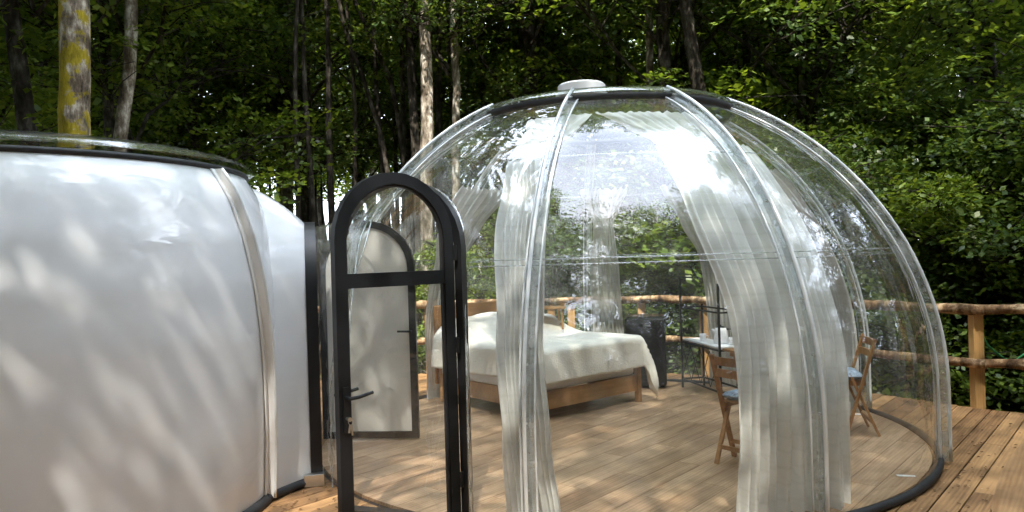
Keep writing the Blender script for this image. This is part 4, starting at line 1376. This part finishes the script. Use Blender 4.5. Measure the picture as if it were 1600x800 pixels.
# criss cross wires below the shelf
for k in range(4):
    a = ra.lerp(rb, k / 4) + Vector((0, 0, 0.12)); b = ra.lerp(rb, (k + 1) / 4) + Vector((0, 0, 0.50))
    MB().bar(a, b, 0.006, 0.006).build('brace', M['black'], rk)
    MB().bar(Vector((b.x, b.y, a.z)), Vector((a.x, a.y, b.z)), 0.006, 0.006).build('brace', M['black'], rk)
sv = [ra + Vector((.02, -.03, 0)), rb + Vector((.0, .03, 0)), rd + Vector((-.02, .03, 0)), rcc + Vector((-.02, -.03, 0))]
MB().add([p + Vector((0, 0, 0.545)) for p in sv] + [p + Vector((0, 0, 0.565)) for p in sv], [(0, 1, 2, 3), (4, 7, 6, 5), (0, 4, 5, 1), (1, 5, 6, 2), (2, 6, 7, 3), (3, 7, 4, 0)]).build('shelf_board', M['whitepl'], rk, bevel=0.003)
sz = FZ + 0.566
kt = empty('kettle', (2.21, 7.92, sz), 'small white electric kettle on the white rack shelf', 'kettle')
MB().lathe((2.21, 7.92, sz), [(0.001, 0), (0.075, 0), (0.078, 0.02), (0.070, 0.12), (0.055, 0.165), (0.052, 0.17)], 24).build('body', M['whitepl'], kt, smooth=True)
MB().lathe((2.21, 7.92, sz), [(0.053, 0.170), (0.04, 0.18), (0.012, 0.186), (0.010, 0.200), (0.001, 0.202)], 20).build('lid', M['black'], kt, smooth=True)
MB().tube([(2.27, 7.92, sz + .15), (2.33, 7.92, sz + .15), (2.335, 7.92, sz + .05), (2.28, 7.92, sz + .035)], 0.009, 8).build('handle', M['black'], kt, smooth=True)
MB().tube([(2.155, 7.92, sz + .11), (2.12, 7.92, sz + .155)], [0.022, 0.010], 8).build('spout', M['whitepl'], kt, smooth=True)
for k, (x, y) in enumerate(((2.08, 8.16), (2.28, 7.76))):
    cup = empty('cup', (x, y, sz), ('white cup left of the kettle on the rack shelf', 'white cup right of the kettle on the rack shelf')[k], 'cup', 'cups on the rack shelf')
    MB().lathe((x, y, sz), [(0.001, 0.003), (0.026, 0), (0.036, 0.04), (0.038, 0.08), (0.035, 0.08), (0.030, 0.01)], 18).build('bowl', M['whitepl'], cup, smooth=True)
    MB().tube([(x + .036, y, sz + .062), (x + .058, y, sz + .055), (x + .055, y, sz + .03), (x + .034, y, sz + .025)], 0.004, 6).build('handle', M['whitepl'], cup, smooth=True)

# ------------------------------------------------------------------ table and chairs
tb = empty('wooden_table', (2.22, 6.15, FZ), 'small square wooden table between the two folding chairs', 'table', rz=R(12))
for k in range(6):
    loc_part(MB().box((0, -0.30 + 0.12 * k, 0.70), (0.70, 0.114, 0.022)), 'tabletop_slat', 'chairwood', tb, bevel=0.003)
for s in (-1, 1):
    loc_part(MB().box((s * .29, 0, 0.668), (0.03, 0.62, 0.04)), 'apron', 'chairwood', tb)
    loc_part(MB().bar((s * .29, -.26, 0), (s * .29, .24, .65), 0.03, 0.03), 'leg', 'chairwood', tb)
    loc_part(MB().bar((s * .25, .26, 0), (s * .25, -.24, .65), 0.03, 0.03), 'leg', 'chairwood', tb)

def make_chair():
    t_ = bpy.data.objects.new('folding_chair', None); COL.objects.link(t_)
    for s in (-1, 1):
        x = s * 0.20
        loc_part(MB().bar((x, -0.215, 0.80), (x, 0.03, 0.0), 0.022, 0.040, up=(1, 0, 0)), 'post', 'chairwood', t_, bevel=0.004)
        loc_part(MB().bar((x - s * .026, -0.02, 0.50), (x - s * .026, -0.23, 0.0), 0.020, 0.034, up=(1, 0, 0)), 'leg', 'chairwood', t_, bevel=0.004)
        loc_part(MB().box((x - s * .055, 0.04, 0.425), (0.02, 0.36, 0.03)), 'seat_rail', 'chairwood', t_)
    for z in (0.755, 0.665):
        y = -0.215 + (0.80 - z) * 0.306
        rows = []
        mb = MB()
        for e in range(6):
            u0, u1 = -0.20 + 0.4 * e / 6, -0.20 + 0.4 * (e + 1) / 6
            c0, c1 = (-0.03 * (1 - (u / 0.2) ** 2) for u in (u0, u1))
            mb.bar((u0, y + c0, z), (u1, y + c1, z), 0.016, 0.060)
        loc_part(mb, 'back_slat', 'chairwood', t_)
    for k in range(6):
        loc_part(MB().box((0, -0.10 + 0.058 * k, 0.449), (0.34, 0.048, 0.014)), 'seat_slat', 'chairwood', t_, bevel=0.002)
    loc_part(MB().bar((-.2, -.012, 0.13), (.2, -.012, 0.13), 0.018, 0.03), 'stretcher', 'chairwood', t_)
    loc_part(MB().bar((-.17, -.18, 0.12), (.17, -.18, 0.12), 0.018, 0.03), 'stretcher', 'chairwood', t_)
    return t_
def copy_tree(o, parent=None):
    c = o.copy(); COL.objects.link(c); c.parent = parent
    for ch in list(o.children): copy_tree(ch, c)
    return c
def cushion_mb(seed):
    rows = []
    for j in range(17):
        v = -1 + j / 8
        rows.append([(0.195 * u, 0.175 * v, 0.035 + sgn * 0.034 * ((1 - u ** 6) * (1 - v ** 6)) ** .5 * (1 + 0.25 * noise.noise(Vector((u * 3, v * 3, seed))) - 0.25 * math.exp(-(u * u + v * v) * 14))) for u in [-1 + k / 8 for k in range(17)]])
    return rows
ch1 = make_chair()
tag(ch1, 'wooden folding chair left of the wide curtain with its back to us', 'chair', 'wooden folding chairs')
ch1.location = (1.74, 5.42, FZ); ch1.rotation_euler.z = R(-52)
ch2 = copy_tree(ch1)
tag(ch2, 'wooden folding chair seen sideways right of the wide curtain', 'chair', 'wooden folding chairs')
ch2.location = (2.78, 6.28, FZ); ch2.rotation_euler.z = R(78)
for k, ch in enumerate((ch1, ch2)):
    mb = MB()
    for sgn in (1, -1): mb.grid(cushion_mb(k))
    o = mb.build('seat_cushion', M['cushion'], None, smooth=True, origin=(0, 0, 0))
    o.rotation_euler.z = ch.rotation_euler.z
    o.location = ch.matrix_basis @ Vector((0, 0.045, 0.455))
    tag(o, ('grey blue cushion on the chair left of the wide curtain', 'grey blue cushion on the sideways chair at right')[k], 'cushion', 'chair cushions')

# small white box and paper slip on the floor
pb = empty('socket_box', (2.98, 6.75, FZ), 'small white plastic box on the floor behind the right chair', 'box')
MB().box((2.98, 6.75, FZ + 0.075), (0.11, 0.08, 0.15)).build('case', M['whitepl'], pb, bevel=0.008)
MB().tube([(3.03, 6.75, FZ + .02), (3.12, 6.82, FZ + .012), (3.25, 6.80, FZ + .012)], 0.006, 6).build('cable', M['whitepl'], pb, smooth=True)
MB().box((2.98, 6.708, FZ + 0.10), (0.036, 0.006, 0.06)).build('socket', M['sticker'], pb)
p = at(1413, 745, 5.02)
o = MB().box((2.62, 5.0, FZ + 0.002), (0.115, 0.035, 0.003), Matrix.Rotation(-0.25, 3, 'Z')).build('paper_slip', M['sticker'], None)
tag(o, 'small white paper slip lying on the dome floor at lower right', 'paper')

# ------------------------------------------------------------------ log rail fence
fence = empty('log_fence', (4.47, 7.1, 0), 'rustic log rail fence with square posts along the deck edge', 'fence')
FPTS = [Vector((7.6, 4.38, 0)), Vector((4.47, 7.16, 0)), Vector((3.20, 9.10, 0)), Vector((1.75, 10.15, 0)), Vector((0.80, 10.32, 0)), Vector((-1.2, 10.4, 0)), Vector((-4.4, 9.8, 0))]
def log(a, b, r_, seed):
    n_ = max(8, int((b - a).length / 0.12))
    pts = [a.lerp(b, i / n_) + Vector((0, 0, 0.018 * noise.noise(Vector((i * .35, seed, 0))))) for i in range(n_ + 1)]
    rs_ = [r_ * (1 + 0.14 * noise.noise(Vector((i * .6, seed, 2)))) for i in range(n_ + 1)]
    return MB().tube(pts, rs_, 12, jit=0.55)
for i, (a, b) in enumerate(zip(FPTS[:-1], FPTS[1:])):
    d = (b - a).normalized(); nn = Vector((d.y, -d.x, 0))
    if nn.dot(Vector((1, 7, 0)) - a) < 0: nn = -nn
    for z, r_ in ((0.955, 0.045), (0.435, 0.042)):
        log(a - d * .12 + nn * (0.075 if i != 0 else 0.07) + Vector((0, 0, z)), b + d * .12 + nn * 0.075 + Vector((0, 0, z + 0.01)), r_, i * 3 + z).build('log_rail', M['log'], fence, smooth=True)
for i, p in enumerate(FPTS + [FPTS[0].lerp(FPTS[1], 0.5), FPTS[4].lerp(FPTS[5], 0.14), FPTS[2].lerp(FPTS[3], .5), FPTS[5].lerp(FPTS[6], .5)]):
    if i == 7: continue
    MB().box(Vector((p.x, p.y, 0.20)), (0.10, 0.09, 1.45)).build('fence_post', M['post'], fence, bevel=0.005)
mb = MB()
for p in FPTS[:-1]:
    nn = (Vector((1, 7, 0)) - Vector((p.x, p.y, 0))).normalized()
    for z in (0.955, 0.435):
        c = Vector((p.x, p.y, z)) + nn * 0.10
        mb.tube([c, c + nn * 0.03], 0.011, 6)
o = mb.build('bolt', M['steel'], fence); o['kind'] = 'stuff'
mb = MB()
pa, pb_ = at(1538, 533, 7.25), at(1582, 566, 7.6)
pts = [pa.lerp(pb_, k / 10) - Vector((0, 0, 0.03 * math.sin(math.pi * k / 10))) for k in range(11)]
pts = [Vector((4.50, 7.20, 0.80))] + pts[1:] + [Vector((5.35, 7.75, 0.42)), Vector((5.75, 8.05, 0.30))]
o = mb.tube(pts, 0.010, 6, jit=0.3).build('green_rope', M['rope'], None, smooth=True)
tag(o, 'green rope tied to the fence post and slanting down', 'rope')
